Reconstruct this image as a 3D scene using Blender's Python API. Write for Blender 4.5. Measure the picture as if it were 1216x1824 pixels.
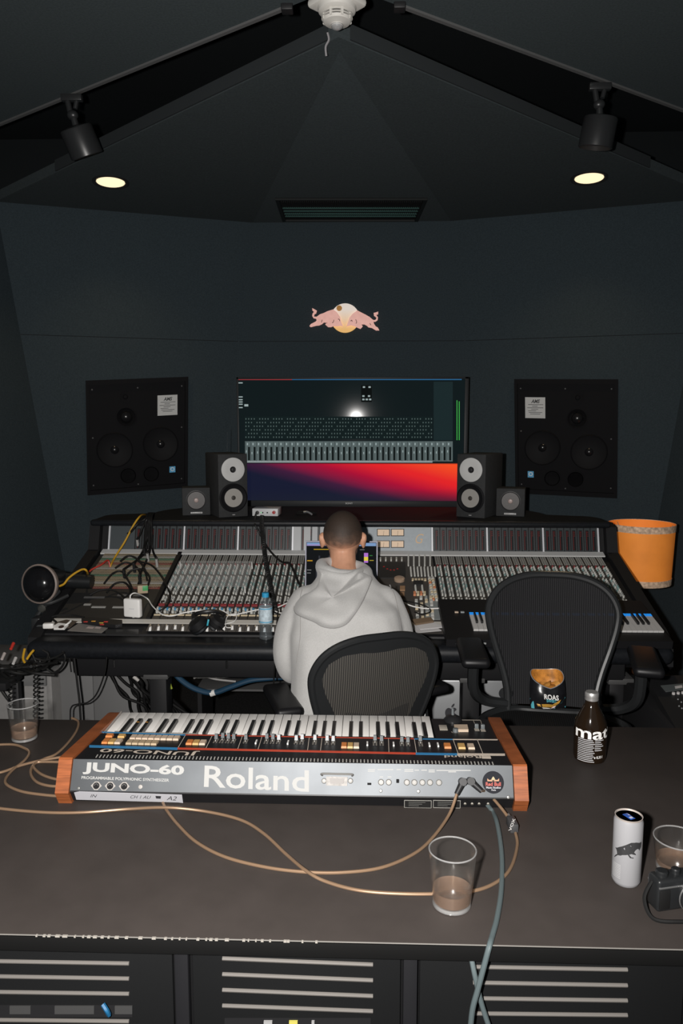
import bpy, bmesh, math, random
from mathutils import Vector, Matrix, Euler
random.seed(7)
for o in list(bpy.data.objects): bpy.data.objects.remove(o)
S = bpy.context.scene
COL = S.collection
TS = bpy.data.scenes.new('scratch')   # workbench for text and remeshing, removed at the end
R = math.radians
# ------------------------------------------------------------------ camera
CAM_Z, PITCH, YAW, FPX = 1.61, R(7.0), R(1.9), 1350.0
cd = bpy.data.cameras.new('camera'); cam = bpy.data.objects.new('camera', cd); COL.objects.link(cam)
cam.location = (0, 0, CAM_Z); cam.rotation_euler = (R(90) - PITCH, 0, YAW)
cd.sensor_fit = 'VERTICAL'; cd.sensor_height = 36.0; cd.lens = FPX / 1824 * 36.0
cd.clip_start = 0.02; cd.clip_end = 60
S.camera = cam
# ------------------------------------------------------------------ world, flash, exposure
w = bpy.data.worlds.new('world'); S.world = w; w.use_nodes = True
w.node_tree.nodes['Background'].inputs[0].default_value = (0.75, 0.92, 1.0, 1)
w.node_tree.nodes['Background'].inputs[1].default_value = 0.10
fl = bpy.data.lights.new('flash', 'SPOT'); fo = bpy.data.objects.new('flash', fl); COL.objects.link(fo)
fl.energy = 345; fl.color = (1.0, 0.965, 0.93); fl.shadow_soft_size = 0.022
fl.spot_size = R(150); fl.spot_blend = 1.0
fo.location = (-0.125, 0.0, 1.635); fo.rotation_euler = (R(90 - 3), 0, R(6.0))
S.view_settings.view_transform = 'Standard'; S.view_settings.look = 'None'
S.view_settings.exposure = 0.0; S.view_settings.gamma = 1.0; S.view_settings.use_curve_mapping = False
# ------------------------------------------------------------------ geometry helpers
V = Vector
FW = V((-math.sin(YAW) * math.cos(PITCH), math.cos(YAW) * math.cos(PITCH), -math.sin(PITCH)))
RT = V((math.cos(YAW), math.sin(YAW), 0)); UP = RT.cross(FW)
C0 = V((0, 0, CAM_Z))
def ray(x, y): return FW + RT * ((x - 608) / FPX) - UP * ((y - 912) / FPX)
def atz(x, y, z): d = ray(x, y); return C0 + d * ((z - CAM_Z) / d.z)
def aty(x, y, Y): d = ray(x, y); return C0 + d * (Y / d.y)
def onp(x, y, pl):
    p, n = pl; d = ray(x, y); return C0 + d * ((p - C0).dot(n) / d.dot(n))
def proj(p):
    d = V(p) - C0; z = d.dot(FW); return 608 + FPX * d.dot(RT) / z, 912 - FPX * d.dot(UP) / z
def plane3(a, b, c): a, b, c = V(a), V(b), V(c); return a, (b - a).cross(c - a).normalized()

MATS = {}
def mat(name, col, rough=0.6, metal=0.0, spec=0.5, emit=None, es=0.0, noise=0.0, nscale=60, bump=0.0, bscale=400, alpha=1.0, trans=0.0, ior=1.45, coat=0.0, wood=False, stripes=None, sheen=0.0):
    if name in MATS: return MATS[name]
    m = bpy.data.materials.new(name); m.use_nodes = True; MATS[name] = m
    nt = m.node_tree; b = nt.nodes['Principled BSDF']; L = nt.links
    b.inputs['Base Color'].default_value = (*col, 1); b.inputs['Roughness'].default_value = rough
    b.inputs['Metallic'].default_value = metal; b.inputs['Specular IOR Level'].default_value = spec
    b.inputs['IOR'].default_value = ior; b.inputs['Transmission Weight'].default_value = trans
    b.inputs['Alpha'].default_value = alpha; b.inputs['Coat Weight'].default_value = coat
    b.inputs['Sheen Weight'].default_value = sheen
    if emit: b.inputs['Emission Color'].default_value = (*emit, 1); b.inputs['Emission Strength'].default_value = es
    tc = nt.nodes.new('ShaderNodeTexCoord')
    if noise or wood:
        n = nt.nodes.new('ShaderNodeTexNoise'); n.inputs['Scale'].default_value = nscale; n.inputs['Detail'].default_value = 6
        if wood:
            mp = nt.nodes.new('ShaderNodeMapping'); mp.inputs['Scale'].default_value = wood
            L.new(tc.outputs['Object'], mp.inputs['Vector']); L.new(mp.outputs[0], n.inputs['Vector'])
        else: L.new(tc.outputs['Object'], n.inputs['Vector'])
        r = nt.nodes.new('ShaderNodeValToRGB'); a = noise or .35
        r.color_ramp.elements[0].position = .3; r.color_ramp.elements[1].position = .7
        r.color_ramp.elements[0].color = (*[c * (1 - a) for c in col], 1); r.color_ramp.elements[1].color = (*[min(1, c * (1 + a)) for c in col], 1)
        L.new(n.outputs['Fac'], r.inputs[0]); L.new(r.outputs[0], b.inputs['Base Color'])
    if stripes:   # (axis, scale, dark colour): fine woven ribs
        wv = nt.nodes.new('ShaderNodeTexWave'); wv.bands_direction = stripes[0]; wv.inputs['Scale'].default_value = stripes[1]
        wv.inputs['Distortion'].default_value = 0.3
        L.new(tc.outputs['Object'], wv.inputs['Vector'])
        r = nt.nodes.new('ShaderNodeValToRGB'); r.color_ramp.elements[0].color = (*stripes[2], 1); r.color_ramp.elements[1].color = (*col, 1)
        L.new(wv.outputs['Fac'], r.inputs[0]); L.new(r.outputs[0], b.inputs['Base Color'])
    if bump:
        n2 = nt.nodes.new('ShaderNodeTexNoise'); n2.inputs['Scale'].default_value = bscale; n2.inputs['Detail'].default_value = 3
        L.new(tc.outputs['Object'], n2.inputs['Vector'])
        bp = nt.nodes.new('ShaderNodeBump'); bp.inputs['Strength'].default_value = bump; bp.inputs['Distance'].default_value = 0.002
        L.new(n2.outputs['Fac'], bp.inputs['Height']); L.new(bp.outputs[0], b.inputs['Normal'])
    return m

class MB:
    def __init__(s): s.v = []; s.f = []; s.m = []; s.mi = 0
    def add(s, vs, fs):
        o = len(s.v); s.v += [tuple(q) for q in vs]; s.f += [tuple(i + o for i in f) for f in fs]; s.m += [s.mi] * len(fs); return s
    def box(s, a, b, bev=0, M=None, seg=2):
        lo = [min(a[i], b[i]) for i in range(3)]; hi = [max(a[i], b[i]) for i in range(3)]
        c = [(lo[i] + hi[i]) / 2 for i in range(3)]; d = [hi[i] - lo[i] for i in range(3)]
        if bev > 0:
            bm = bmesh.new(); bmesh.ops.create_cube(bm, size=1)
            for q in bm.verts: q.co = V((q.co[i] * d[i] + c[i] for i in range(3)))
            bmesh.ops.bevel(bm, geom=bm.edges[:], offset=min(bev, min(d) * .49), segments=seg, affect='EDGES', profile=.5)
            bm.verts.index_update()
            vs = [q.co.copy() for q in bm.verts]; fs = [[q.index for q in f.verts] for f in bm.faces]; bm.free()
        else:
            vs = [V((x, y, z)) for x in (lo[0], hi[0]) for y in (lo[1], hi[1]) for z in (lo[2], hi[2])]
            fs = [(0, 1, 3, 2), (4, 6, 7, 5), (0, 4, 5, 1), (2, 3, 7, 6), (0, 2, 6, 4), (1, 5, 7, 3)]
        if M is not None: vs = [M @ q for q in vs]
        return s.add(vs, fs)
    def cyl(s, a, b, r, r2=None, n=16, caps=True):
        a, b = V(a), V(b); r2 = r if r2 is None else r2; ax = (b - a).normalized()
        t = ax.orthogonal().normalized(); u = ax.cross(t)
        vs = []; fs = []
        for i in range(n):
            k = math.tau * i / n; d = t * math.cos(k) + u * math.sin(k); vs += [a + d * r, b + d * r2]
        for i in range(n): j = (i + 1) % n; fs.append((2 * i, 2 * j, 2 * j + 1, 2 * i + 1))
        if caps: fs.append([2 * i for i in reversed(range(n))]); fs.append([2 * i + 1 for i in range(n)])
        return s.add(vs, fs)
    def lathe(s, prof, o=(0, 0, 0), ax=(0, 0, 1), n=32, t=None):
        # prof: list of (radius, height) along axis
        o = V(o); ax = V(ax).normalized(); t = ax.orthogonal().normalized() if t is None else V(t).normalized(); u = ax.cross(t)
        vs = []; fs = []
        for (r, h) in prof:
            for i in range(n):
                k = math.tau * i / n; vs.append(o + ax * h + (t * math.cos(k) + u * math.sin(k)) * r)
        for j in range(len(prof) - 1):
            for i in range(n):
                k = (i + 1) % n; fs.append((j * n + i, j * n + k, (j + 1) * n + k, (j + 1) * n + i))
        loop = prof[0] == prof[-1]
        if prof[0][0] > 1e-6 and not loop: fs.append(list(reversed(range(n))))
        if prof[-1][0] > 1e-6 and not loop: fs.append([(len(prof) - 1) * n + i for i in range(n)])
        return s.add(vs, fs)
    def tube(s, pts, r, n=8, sub=6, closed=False, rad=None):
        P = smooth(pts, sub, closed) if sub > 1 else [V(p) for p in pts]
        N = len(P); vs = []; fs = []; t0 = None
        for i, p in enumerate(P):
            if closed: d = (P[(i + 1) % N] - P[i - 1])
            else: d = (P[min(i + 1, N - 1)] - P[max(i - 1, 0)])
            if d.length < 1e-9: d = V((0, 0, 1))
            d.normalize()
            if t0 is None: t0 = d.orthogonal().normalized()
            t0 = (t0 - d * t0.dot(d));
            t0 = t0.normalized() if t0.length > 1e-6 else d.orthogonal().normalized()
            u = d.cross(t0)
            rr = r if rad is None else rad(i / max(1, N - 1))
            for k in range(n):
                q = math.tau * k / n; vs.append(p + (t0 * math.cos(q) + u * math.sin(q)) * rr)
        for i in range(N if closed else N - 1):
            j = (i + 1) % N
            for k in range(n):
                l = (k + 1) % n; fs.append((i * n + k, i * n + l, j * n + l, j * n + k))
        if not closed: fs.append(list(reversed(range(n)))); fs.append([(N - 1) * n + k for k in range(n)])
        return s.add(vs, fs)
    def prism(s, poly, d):
        # poly: 3D points (planar), extruded by vector d
        d = V(d); n = len(poly); P = [V(p) for p in poly]
        return s.add(P + [p + d for p in P], [list(reversed(range(n))), list(range(n, 2 * n))] + [(i, (i + 1) % n, (i + 1) % n + n, i + n) for i in range(n)])
    def quad(s, a, b, c, d): return s.add([a, b, c, d], [(0, 1, 2, 3)])
    def ell(s, c, r, n=20, m=12, M=None):
        vs = []; fs = []
        for j in range(m + 1):
            th = math.pi * j / m
            for i in range(n):
                k = math.tau * i / n
                q = V((r[0] * math.sin(th) * math.cos(k), r[1] * math.sin(th) * math.sin(k), r[2] * math.cos(th)))
                if M is not None: q = M @ q
                vs.append(V(c) + q)
        for j in range(m):
            for i in range(n):
                k = (i + 1) % n; fs.append((j * n + i, (j + 1) * n + i, (j + 1) * n + k, j * n + k))
        return s.add(vs, fs)
    def grid(s, fn, nu, nv, close_u=False):
        vs = [fn(i / (nu if close_u else nu - 1), j / (nv - 1)) for j in range(nv) for i in range(nu)]
        fs = []
        for j in range(nv - 1):
            for i in range(nu if close_u else nu - 1):
                k = (i + 1) % nu; fs.append((j * nu + i, j * nu + k, (j + 1) * nu + k, (j + 1) * nu + i))
        return s.add(vs, fs)
    def mesh(s, name, mats, smooth_deg=35):
        me = bpy.data.meshes.new(name); me.from_pydata(s.v, [], s.f)
        for m in (mats if isinstance(mats, (list, tuple)) else [mats]): me.materials.append(m)
        me.polygons.foreach_set('material_index', s.m)
        bm = bmesh.new(); bm.from_mesh(me); bmesh.ops.remove_doubles(bm, verts=bm.verts, dist=1e-6)
        bmesh.ops.recalc_face_normals(bm, faces=bm.faces); bm.to_mesh(me); bm.free()
        if smooth_deg:
            me.polygons.foreach_set('use_smooth', [True] * len(me.polygons)); me.set_sharp_from_angle(angle=R(smooth_deg))
        me.update(); return me
    def build(s, name, mats, parent=None, world=False, smooth_deg=35):
        return link(name, s.mesh(name, mats, smooth_deg), parent, world)
def link(name, me, parent=None, world=False):
    o = bpy.data.objects.new(name, me); COL.objects.link(o)
    if parent:
        o.parent = parent
        if world: o.matrix_parent_inverse = parent.matrix_basis.inverted()
    return o
def smooth(pts, sub, closed=False):
    P = [V(p) for p in pts]; out = []; N = len(P)
    for i in range(N if closed else N - 1):
        if closed: a, b, c, d = P[i - 1], P[i], P[(i + 1) % N], P[(i + 2) % N]
        else: a, b, c, d = P[max(i - 1, 0)], P[i], P[i + 1], P[min(i + 2, N - 1)]
        for k in range(sub):
            t = k / sub
            out.append(.5 * ((2 * b) + (c - a) * t + (2 * a - 5 * b + 4 * c - d) * t * t + (3 * b - a - 3 * c + d) * t ** 3))
    if not closed: out.append(P[-1])
    return out
def tag(o, label=None, cat=None, group=None, kind=None):
    if label: o['label'] = label
    if cat: o['category'] = cat
    if group: o['group'] = group
    if kind: o['kind'] = kind
    return o
def thing(name, label, cat, loc=(0, 0, 0), rz=0, group=None):
    o = bpy.data.objects.new(name, None); COL.objects.link(o); o.empty_display_size = .1
    o.location = loc; o.rotation_euler = (0, 0, rz)
    return tag(o, label, cat, group)
def struct(name, kind='structure'):
    o = bpy.data.objects.new(name, None); COL.objects.link(o); o.empty_display_size = .1; o['kind'] = kind; return o
def copy_tree(o, parent=None):
    c = o.copy(); COL.objects.link(c); c.parent = parent
    for ch in list(o.children): copy_tree(ch, c)
    return c
def text_mesh(name, s, corner, xd, yd, m, bold=0.0, lift=.0006, shear=0.0):
    # string fitted into the parallelogram corner (lower left), xd (width vector), yd (height vector)
    cu = bpy.data.curves.new(name, 'FONT'); cu.body = s; cu.offset = bold; cu.resolution_u = 3; cu.shear = shear
    t = bpy.data.objects.new(name + '_tmp', cu); TS.collection.objects.link(t)
    TS.view_layers[0].update(); me = bpy.data.meshes.new_from_object(t.evaluated_get(TS.view_layers[0].depsgraph))
    bpy.data.objects.remove(t); bpy.data.curves.remove(cu)
    xs = [v.co.x for v in me.vertices]; ys = [v.co.y for v in me.vertices]
    x0, x1, y0, y1 = min(xs), max(xs), min(ys), max(ys)
    corner, xd, yd = V(corner), V(xd), V(yd); n = xd.cross(yd).normalized() * lift
    for v in me.vertices: v.co = corner + xd * ((v.co.x - x0) / (x1 - x0)) + yd * ((v.co.y - y0) / (y1 - y0)) + n
    me.materials.clear(); me.materials.append(m); me.name = name
    return me
def remeshed(mb, voxel=.008, it=6, fac=.5):
    me = mb.mesh('tmp', [], 0)
    o = bpy.data.objects.new('tmp', me); TS.collection.objects.link(o)
    r = o.modifiers.new('r', 'REMESH'); r.mode = 'VOXEL'; r.voxel_size = voxel
    sm = o.modifiers.new('s', 'SMOOTH'); sm.iterations = it; sm.factor = fac
    TS.view_layers[0].update(); out = bpy.data.meshes.new_from_object(o.evaluated_get(TS.view_layers[0].depsgraph))
    bpy.data.objects.remove(o); bpy.data.meshes.remove(me)
    out.polygons.foreach_set('use_smooth', [True] * len(out.polygons)); return out
# ------------------------------------------------------------------ materials
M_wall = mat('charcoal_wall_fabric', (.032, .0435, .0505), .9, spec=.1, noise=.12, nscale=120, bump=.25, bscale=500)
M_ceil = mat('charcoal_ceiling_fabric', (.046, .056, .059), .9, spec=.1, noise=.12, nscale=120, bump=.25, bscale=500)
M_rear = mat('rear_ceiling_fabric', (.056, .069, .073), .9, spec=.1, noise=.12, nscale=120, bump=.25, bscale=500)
M_floor = mat('dark_carpet', (.022, .022, .022), .95, spec=.1, noise=.3, nscale=90, bump=.4, bscale=300)
M_black = mat('black_plastic', (.012, .012, .013), .5)
M_blackm = mat('matte_black', (.010, .010, .011), .8, spec=.25)
M_leather = mat('black_padded_vinyl', (.009, .010, .012), .42, spec=.3, noise=.2, nscale=80, bump=.15, bscale=700)
M_rubber = mat('black_cable_rubber', (.010, .010, .010), .5, spec=.25)
M_chrome = mat('chrome', (.75, .75, .75), .2, metal=1)
M_alu = mat('brushed_aluminium', (.42, .43, .44), .42, metal=.75)
M_white = mat('white_plastic', (.72, .71, .69), .4)
M_white_print = mat('white_print', (.72, .71, .69), .6)
M_glass = mat('clear_glass', (1, 1, 1), .01, trans=1, ior=1.45)
# ================================================================== room shell
ZT = 2.79
AL, AR = V((-.695, 4.75, ZT)), V((.50, 4.75, ZT))
BL, BR = V((-1.076, 4.75, 0)), V((.882, 4.75, 0))
PWL = plane3(AL, BL, V((-2.013, 4.265, 2.795)))
PWR = plane3(AR, BR, V((1.717, 4.368, 2.795)))
def along(a, b, z): t = (z - a.z) / (b.z - a.z); return a.lerp(b, t)
l1, l2 = onp(5, 430, PWL), onp(105, 960, PWL); OLt, OLb = along(l1, l2, ZT), along(l1, l2, 0)
r1, r2 = onp(1213, 700, PWR), onp(1171, 930, PWR); ORt, ORb = along(r1, r2, ZT), along(r1, r2, 0)
ZS = 2.085   # height of the horizontal joint in the fabric panels
def wall_panels(name, tl, tr, bl, br, toward, seam=True):
    w_ = struct(name); toward = V(toward).normalized()
    zs = [(ZT, ZS + .0016), (ZS - .0016, 0)] if seam else [(ZT, 0)]
    for (za, zb) in zs:
        p = [along(tl, bl, za), along(tr, br, za), along(tr, br, zb), along(tl, bl, zb)]
        MB().prism(p, toward * -.05).build('wall_panel', M_wall, w_, smooth_deg=0)
    p = [along(tl, bl, ZT), along(tr, br, ZT), along(tr, br, 0), along(tl, bl, 0)]
    MB().prism([q - toward * .006 for q in p], toward * -.08).build('backing', M_blackm, w_, smooth_deg=0)
    return w_
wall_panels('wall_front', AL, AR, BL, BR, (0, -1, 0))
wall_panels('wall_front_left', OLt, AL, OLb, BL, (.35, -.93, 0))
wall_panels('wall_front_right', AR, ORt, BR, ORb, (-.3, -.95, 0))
dl, dr = V((-1.15, -5.2, 0)), V((1.15, -5.2, 0))
wall_panels('wall_left', OLt + dl, OLt, OLb + dl, OLb, (1, 0, 0), False)
wall_panels('wall_right', ORt, ORt + dr, ORb, ORb + dr, (-1, 0, 0), False)
fl_ = MB().box((-4, -1.5, -.08), (4, 5.2, 0)).build('floor', M_floor, smooth_deg=0); fl_['kind'] = 'structure'
# ceiling: three facets falling to the front wall, an open gap above their edge, and a flat rear ceiling
K = aty(603, 66, 2.85); KC = V((K.x, K.y + .09, K.z - .008))
WL, WR = OLt, ORt
cf = struct('ceiling_front')
up = V((0, 0, .05))
MB().prism([KC, AL, AR], up).build('ceiling_panel', mat('lit_centre_ceiling_fabric', (.053, .065, .069), .9, spec=.1, noise=.12, nscale=120), cf, smooth_deg=0)  # same fabric toned lighter, painting in the shading difference between facets
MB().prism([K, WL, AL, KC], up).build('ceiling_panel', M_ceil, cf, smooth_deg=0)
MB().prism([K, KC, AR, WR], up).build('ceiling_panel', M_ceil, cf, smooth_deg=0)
ZR = 3.0
RA = V((-.083, 2.634, ZR)); RLd = V((-1.48, .99, 0)); RRd = V((1.341, .936, 0))
RL, RR = RA + RLd * 1.55, RA + RRd * 1.6
cr = struct('ceiling')
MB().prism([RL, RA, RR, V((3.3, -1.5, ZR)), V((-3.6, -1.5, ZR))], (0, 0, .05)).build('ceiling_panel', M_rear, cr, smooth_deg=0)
bandm = mat('shaded_gap_board', (.012, .014, .015), .9, spec=.1)  # ceiling tone darkened to paint in the shade of the gap
off = V((0, .42, .30))
MB().prism([RL, RA, RA + off, RL + off + V((-.2, 0, 0))], (0, 0, .03)).build('gap_board', bandm, cr, smooth_deg=0)
MB().prism([RA, RR, RR + off + V((.2, 0, 0)), RA + off], (0, 0, .03)).build('gap_board', bandm, cr, smooth_deg=0)
MB().box((-3.4, 2.9, 3.31), (3.2, 5.0, 3.36)).build('gap_board', bandm, cr, smooth_deg=0)
MB().box((-3.4, 4.82, 2.7), (3.2, 4.9, 3.36)).build('gap_board', bandm, cr, smooth_deg=0)
MB().box((-3.4, 2.9, 2.78), (-3.3, 5.0, 3.36)).build('gap_board', bandm, cr, smooth_deg=0)
MB().box((3.1, 2.9, 2.78), (3.2, 5.0, 3.36)).build('gap_board', bandm, cr, smooth_deg=0)
# battens running along the lower edge of the slab
M_batten = mat('charcoal_batten', (.026, .030, .032), .8, spec=.2)
for n_, a, b, label in (('trim_1', K, WL, 'left'), ('trim_2', K, WR, 'right')):
    d = (b - a); q = a + d * .02; e = a + d * .75
    t_ = MB().prism([q + V((0, -.012, .004)), e + V((0, -.012, .004)), e + V((0, -.012, .055)), q + V((0, -.012, .055))], (0, .01, 0)).build(n_, M_batten, smooth_deg=0); t_['kind'] = 'structure'

# ---- track rails and spotlights
M_track = mat('track_metal', (.16, .16, .16), .3, metal=.3)
for lab, d, k0, k1 in (('thin metal lighting track running across the ceiling to the left', RLd, .13, 1.5), ('thin metal lighting track running across the ceiling to the right', RRd, .14, 1.5)):
    t = thing('lighting_track', lab, 'lighting track', tuple(RA + d * k0), group='ceiling lighting tracks')
    a, b = RA + d * k0 + V((0, -.01, -.008)), RA + d * k1 + V((0, -.01, -.008))
    n = V((-d.y, d.x, 0)).normalized() * .008
    MB().prism([a - n, a + n, b + n, b - n], (0, 0, .016)).build('rail', M_track, t, True)
    MB().box(a - V((.02, .02, .012)), a + V((.02, .02, .012)), .004).build('end_cap', M_black, t, True)
M_canm = mat('black_lamp_enamel', (.02, .021, .022), .35)
M_warm = mat('warm_lamp_glow', (1, .8, .5), .4, emit=(1, .5, .18), es=.8)
def track_light(px, py, tilt, lab):
    p = atz(px, py, ZR - .02)
    t = thing('track_spotlight', lab, 'spotlight', tuple(p), group='track spotlights')
    MB().box(p + V((-.045, -.015, -.02)), p + V((.045, .015, .008)), .004).build('track_adapter', M_canm, t, True)
    ax = V(tilt).normalized(); top = p + V((0.01, 0, -.125))
    m = MB(); m.cyl(p + V((-.02, 0, -.015)), p + V((-.005, 0, -.09)), .012, n=12); m.cyl(p + V((.02, 0, -.015)), p + V((.012, 0, -.05)), .01, n=12)
    m.ell(p + V((0, 0, -.075)), (.024, .02, .02)); m.cyl(p + V((0, 0, -.07)), top + ax * .02, .014, n=12); m.build('pivot_arm', M_canm, t, True)
    c = MB().lathe([(.03, -.008), (.066, 0), (.070, .006), (.070, .115), (.066, .118), (.058, .10), (.0, .085)], top, ax, 28).build('lamp_housing', M_canm, t, True)
    MB().lathe([(.0, .0), (.045, .0), (.05, .008), (.0, .01)], top + ax * .092, ax, 24).build('bulb', M_warm, c, False)
track_light(128, 172, (.30, .42, -1), 'black can spotlight hanging from the left ceiling track')
track_light(1068, 152, (-.12, .20, -1), 'black can spotlight hanging from the right ceiling track, its rim glowing orange')
# ---- recessed downlights (lit)
M_lens = mat('lit_downlight', (1, .9, .7), .4, emit=(1, .78, .48), es=1.15)
PFL, PFR = plane3(K, WL, AL), plane3(K, AR, WR)
def downlight(px, py, pl, lab):
    p = onp(px, py, pl); n = pl[1]; n = -n if n.z > 0 else n
    t = thing('recessed_downlight', lab, 'downlight', tuple(p), group='recessed ceiling downlights')
    MB().lathe([(.070, -.002), (.092, -.002), (.092, .005), (.085, .008), (.074, .004), (.070, -.002)], p, n, 36).build('trim_ring', mat('black_lamp_ring', (.02, .02, .02), .3), t, True)
    MB().lathe([(.0, 0), (.071, 0), (.071, .002), (.0, .0035)], p, n, 36).build('lens', M_lens, t, True)
    l = bpy.data.lights.new('downlight_bulb', 'SPOT'); l.energy = 10; l.color = (1, .75, .45); l.shadow_soft_size = .05; l.spot_size = R(110); l.spot_blend = .8
    lo = bpy.data.objects.new('downlight_bulb', l); COL.objects.link(lo); lo.location = p + n * .02; lo.rotation_euler = (0, 0, 0); lo.parent = t; lo.matrix_parent_inverse = t.matrix_basis.inverted()
downlight(197, 324, PFL, 'glowing recessed downlight in the ceiling above the left wall monitor')
downlight(1049, 317, PFR, 'glowing recessed downlight in the ceiling above the right wall monitor')
# two more of the room's ceiling lamps, over the area behind the photographer
for i, (x, y) in enumerate(((-.9, .6), (.9, .5))):
    t = thing('pendant_downlight', ['warm ceiling lamp over the near left of the room', 'warm ceiling lamp over the near right of the room'][i], 'downlight', (x, y, ZR - .06), group='ceiling lamps behind the photographer')
    MB().lathe([(.03, .06), (.06, .055), (.065, .0), (.058, .0), (.05, .03), (0, .035)], (0, 0, 0), (0, 0, 1), 24).build('housing', M_canm, t)
    MB().lathe([(0, .01), (.05, .01), (.05, .02), (0, .022)], (0, 0, 0), (0, 0, 1), 24).build('lens', mat('amber_bulb', (1, .6, .3), .4, emit=(1, .5, .16), es=14), t)
# ---- smoke detector
M_det = mat('ivory_plastic', (.62, .60, .56), .45)
dp = atz(600, 14, 2.965)
t = thing('smoke_detector', 'ivory smoke detector on a square plate at the ceiling peak', 'smoke detector', tuple(dp))
MB().box((-.072, -.072, 0), (.072, .072, .03), .012, M=Matrix.Rotation(R(45), 4, 'Z')).build('mounting_plate', M_det, t)
MB().lathe([(.066, .005), (.062, -.012), (.050, -.020)], (0, 0, 0), (0, 0, 1), 32).build('base_ring', M_det, t)
MB().lathe([(.043, -.018), (.043, -.034)], (0, 0, 0), (0, 0, 1), 32).build('grille_core', M_blackm, t)
for z in (-.0225, -.031): MB().lathe([(.052, z), (.052, z - .003), (.046, z - .003), (.046, z), (.052, z)], (0, 0, 0), (0, 0, 1), 32).build('grille_ring', M_det, t)
for k in range(8): MB().box((-.004, .041, -.042), (.004, .0505, -.018), M=Matrix.Rotation(k * math.pi / 4 + .39, 4, 'Z')).build('grille_rib', M_det, t)
MB().lathe([(.050, -.038), (.044, -.046), (.020, -.052), (.020, -.058)], (0, 0, 0), (0, 0, 1), 32).build('dome', M_det, t)
MB().lathe([(.021, -.054), (.018, -.062), (.009, -.068), (0, -.069)], (0, 0, 0), (0, 0, 1), 20).build('sensor_tip', mat('clear_lens', (.6, .6, .6), .1, metal=.5), t)
p0, p1 = aty(583, 58, 2.86), aty(581, 100, 2.88)
tag(MB().tube([p0, p0.lerp(p1, .3) + V((.006, 0, 0)), p0.lerp(p1, .6) + V((-.004, 0, 0)), p1], .004, 6).build('cable_tie', mat('grey_tie', (.25, .24, .25), .5)), 'loose grey cable end dangling under the smoke detector', 'cable')
# ---- air vent in the ceiling facet
PC = plane3(KC, AL, AR)
vt = [onp(x, y, PC) for x, y in ((490, 352), (761, 352), (744, 391), (503, 391))]
n = PC[1]; n = -n if n.z > 0 else n
t = thing('air_vent', 'long black air vent grille set in the sloping ceiling', 'air vent', tuple((vt[0] + vt[2]) / 2))
M_vent = mat('vent_black', (.008, .010, .010), .5)
MB().prism([q + n * .001 for q in vt], n * .003).build('duct_opening', M_blackm, t, True, 0)
ctr = sum(vt, V()) / 4
for i in range(4):
    a, b = vt[i], vt[(i + 1) % 4]; ai, bi = a.lerp(ctr, .05), b.lerp(ctr, .05)
    MB().prism([a, b, bi, ai], n * .014).build('frame_bar', M_vent, t, True, 0)
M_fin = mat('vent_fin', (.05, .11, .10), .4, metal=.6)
m = MB()
for i in range(72):
    k = (i + .5) / 72; a = vt[0].lerp(vt[1], k).lerp(vt[3].lerp(vt[2], k), .12); b = vt[3].lerp(vt[2], k).lerp(vt[0].lerp(vt[1], k), .12); e = (vt[1] - vt[0]).normalized() * .0012
    m.prism([a - e, a + e, b + e, b - e], n * .010)
tag(m.build('fins', M_vent, t, True, 0), kind='stuff')
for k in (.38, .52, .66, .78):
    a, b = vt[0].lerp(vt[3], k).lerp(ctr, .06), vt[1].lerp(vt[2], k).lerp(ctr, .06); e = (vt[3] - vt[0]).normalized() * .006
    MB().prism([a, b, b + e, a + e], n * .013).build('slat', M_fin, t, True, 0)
# ---- emblem on the wall: sun disc and two charging bulls, a weak glow added to brighten them
def emb(pts, Y): return [aty(540 + x / 8.107, 535 + y / 8.107, Y) for x, y in pts]
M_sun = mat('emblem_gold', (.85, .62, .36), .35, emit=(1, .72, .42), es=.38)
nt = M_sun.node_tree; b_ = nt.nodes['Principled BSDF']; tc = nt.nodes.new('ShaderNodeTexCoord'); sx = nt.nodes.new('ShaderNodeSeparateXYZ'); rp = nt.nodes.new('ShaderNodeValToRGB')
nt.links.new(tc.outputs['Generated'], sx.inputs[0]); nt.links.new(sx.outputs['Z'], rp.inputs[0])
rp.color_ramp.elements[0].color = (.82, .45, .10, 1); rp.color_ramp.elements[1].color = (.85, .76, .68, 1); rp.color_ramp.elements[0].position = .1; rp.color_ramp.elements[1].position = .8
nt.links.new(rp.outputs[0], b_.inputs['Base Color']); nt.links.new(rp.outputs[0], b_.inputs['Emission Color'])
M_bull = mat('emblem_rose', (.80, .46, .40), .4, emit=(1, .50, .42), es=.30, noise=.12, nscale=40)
bull_l = [(130,115),(165,133),(198,152),(188,190),(162,205),(155,238),(195,240),(240,205),(300,185),(350,160),(430,135),(480,170),(530,240),(545,310),(572,378),(540,368),(500,375),(440,375),(400,390),(360,390),(318,352),(330,336),(365,330),(300,322),(270,348),(230,366),(185,370),(110,390),(90,375),(110,345),(180,310),(195,290),(185,268),(150,262),(130,230),(135,195),(155,170),(133,150)]
bull_r = [(1080,165),(1080,205),(1052,212),(1078,250),(1072,290),(1040,312),(1012,312),(1022,345),(1045,378),(1075,395),(1097,437),(1050,438),(990,402),(940,392),(915,368),(880,350),(835,352),(858,375),(850,390),(825,416),(790,402),(740,375),(690,362),(640,372),(625,378),(650,310),(670,250),(710,200),(780,148),(840,180),(900,210),(960,245),(1000,280),(1020,290),(1048,280),(1055,252),(1020,225),(1015,185),(1045,178)]
ec = aty(614.5, 567, 4.745)
t = thing('wall_emblem', 'emblem of two rose bulls charging at a golden sun on the wall', 'emblem', tuple(ec))
MB().lathe([(.0875, 0), (.0875, .012), (0, .014)], ec, (0, -1, 0), 48).build('sun_disc', M_sun, t, True)
MB().prism(emb(bull_l, 4.732), (0, -.012, 0)).build('bull', M_bull, t, True, 0)
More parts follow.
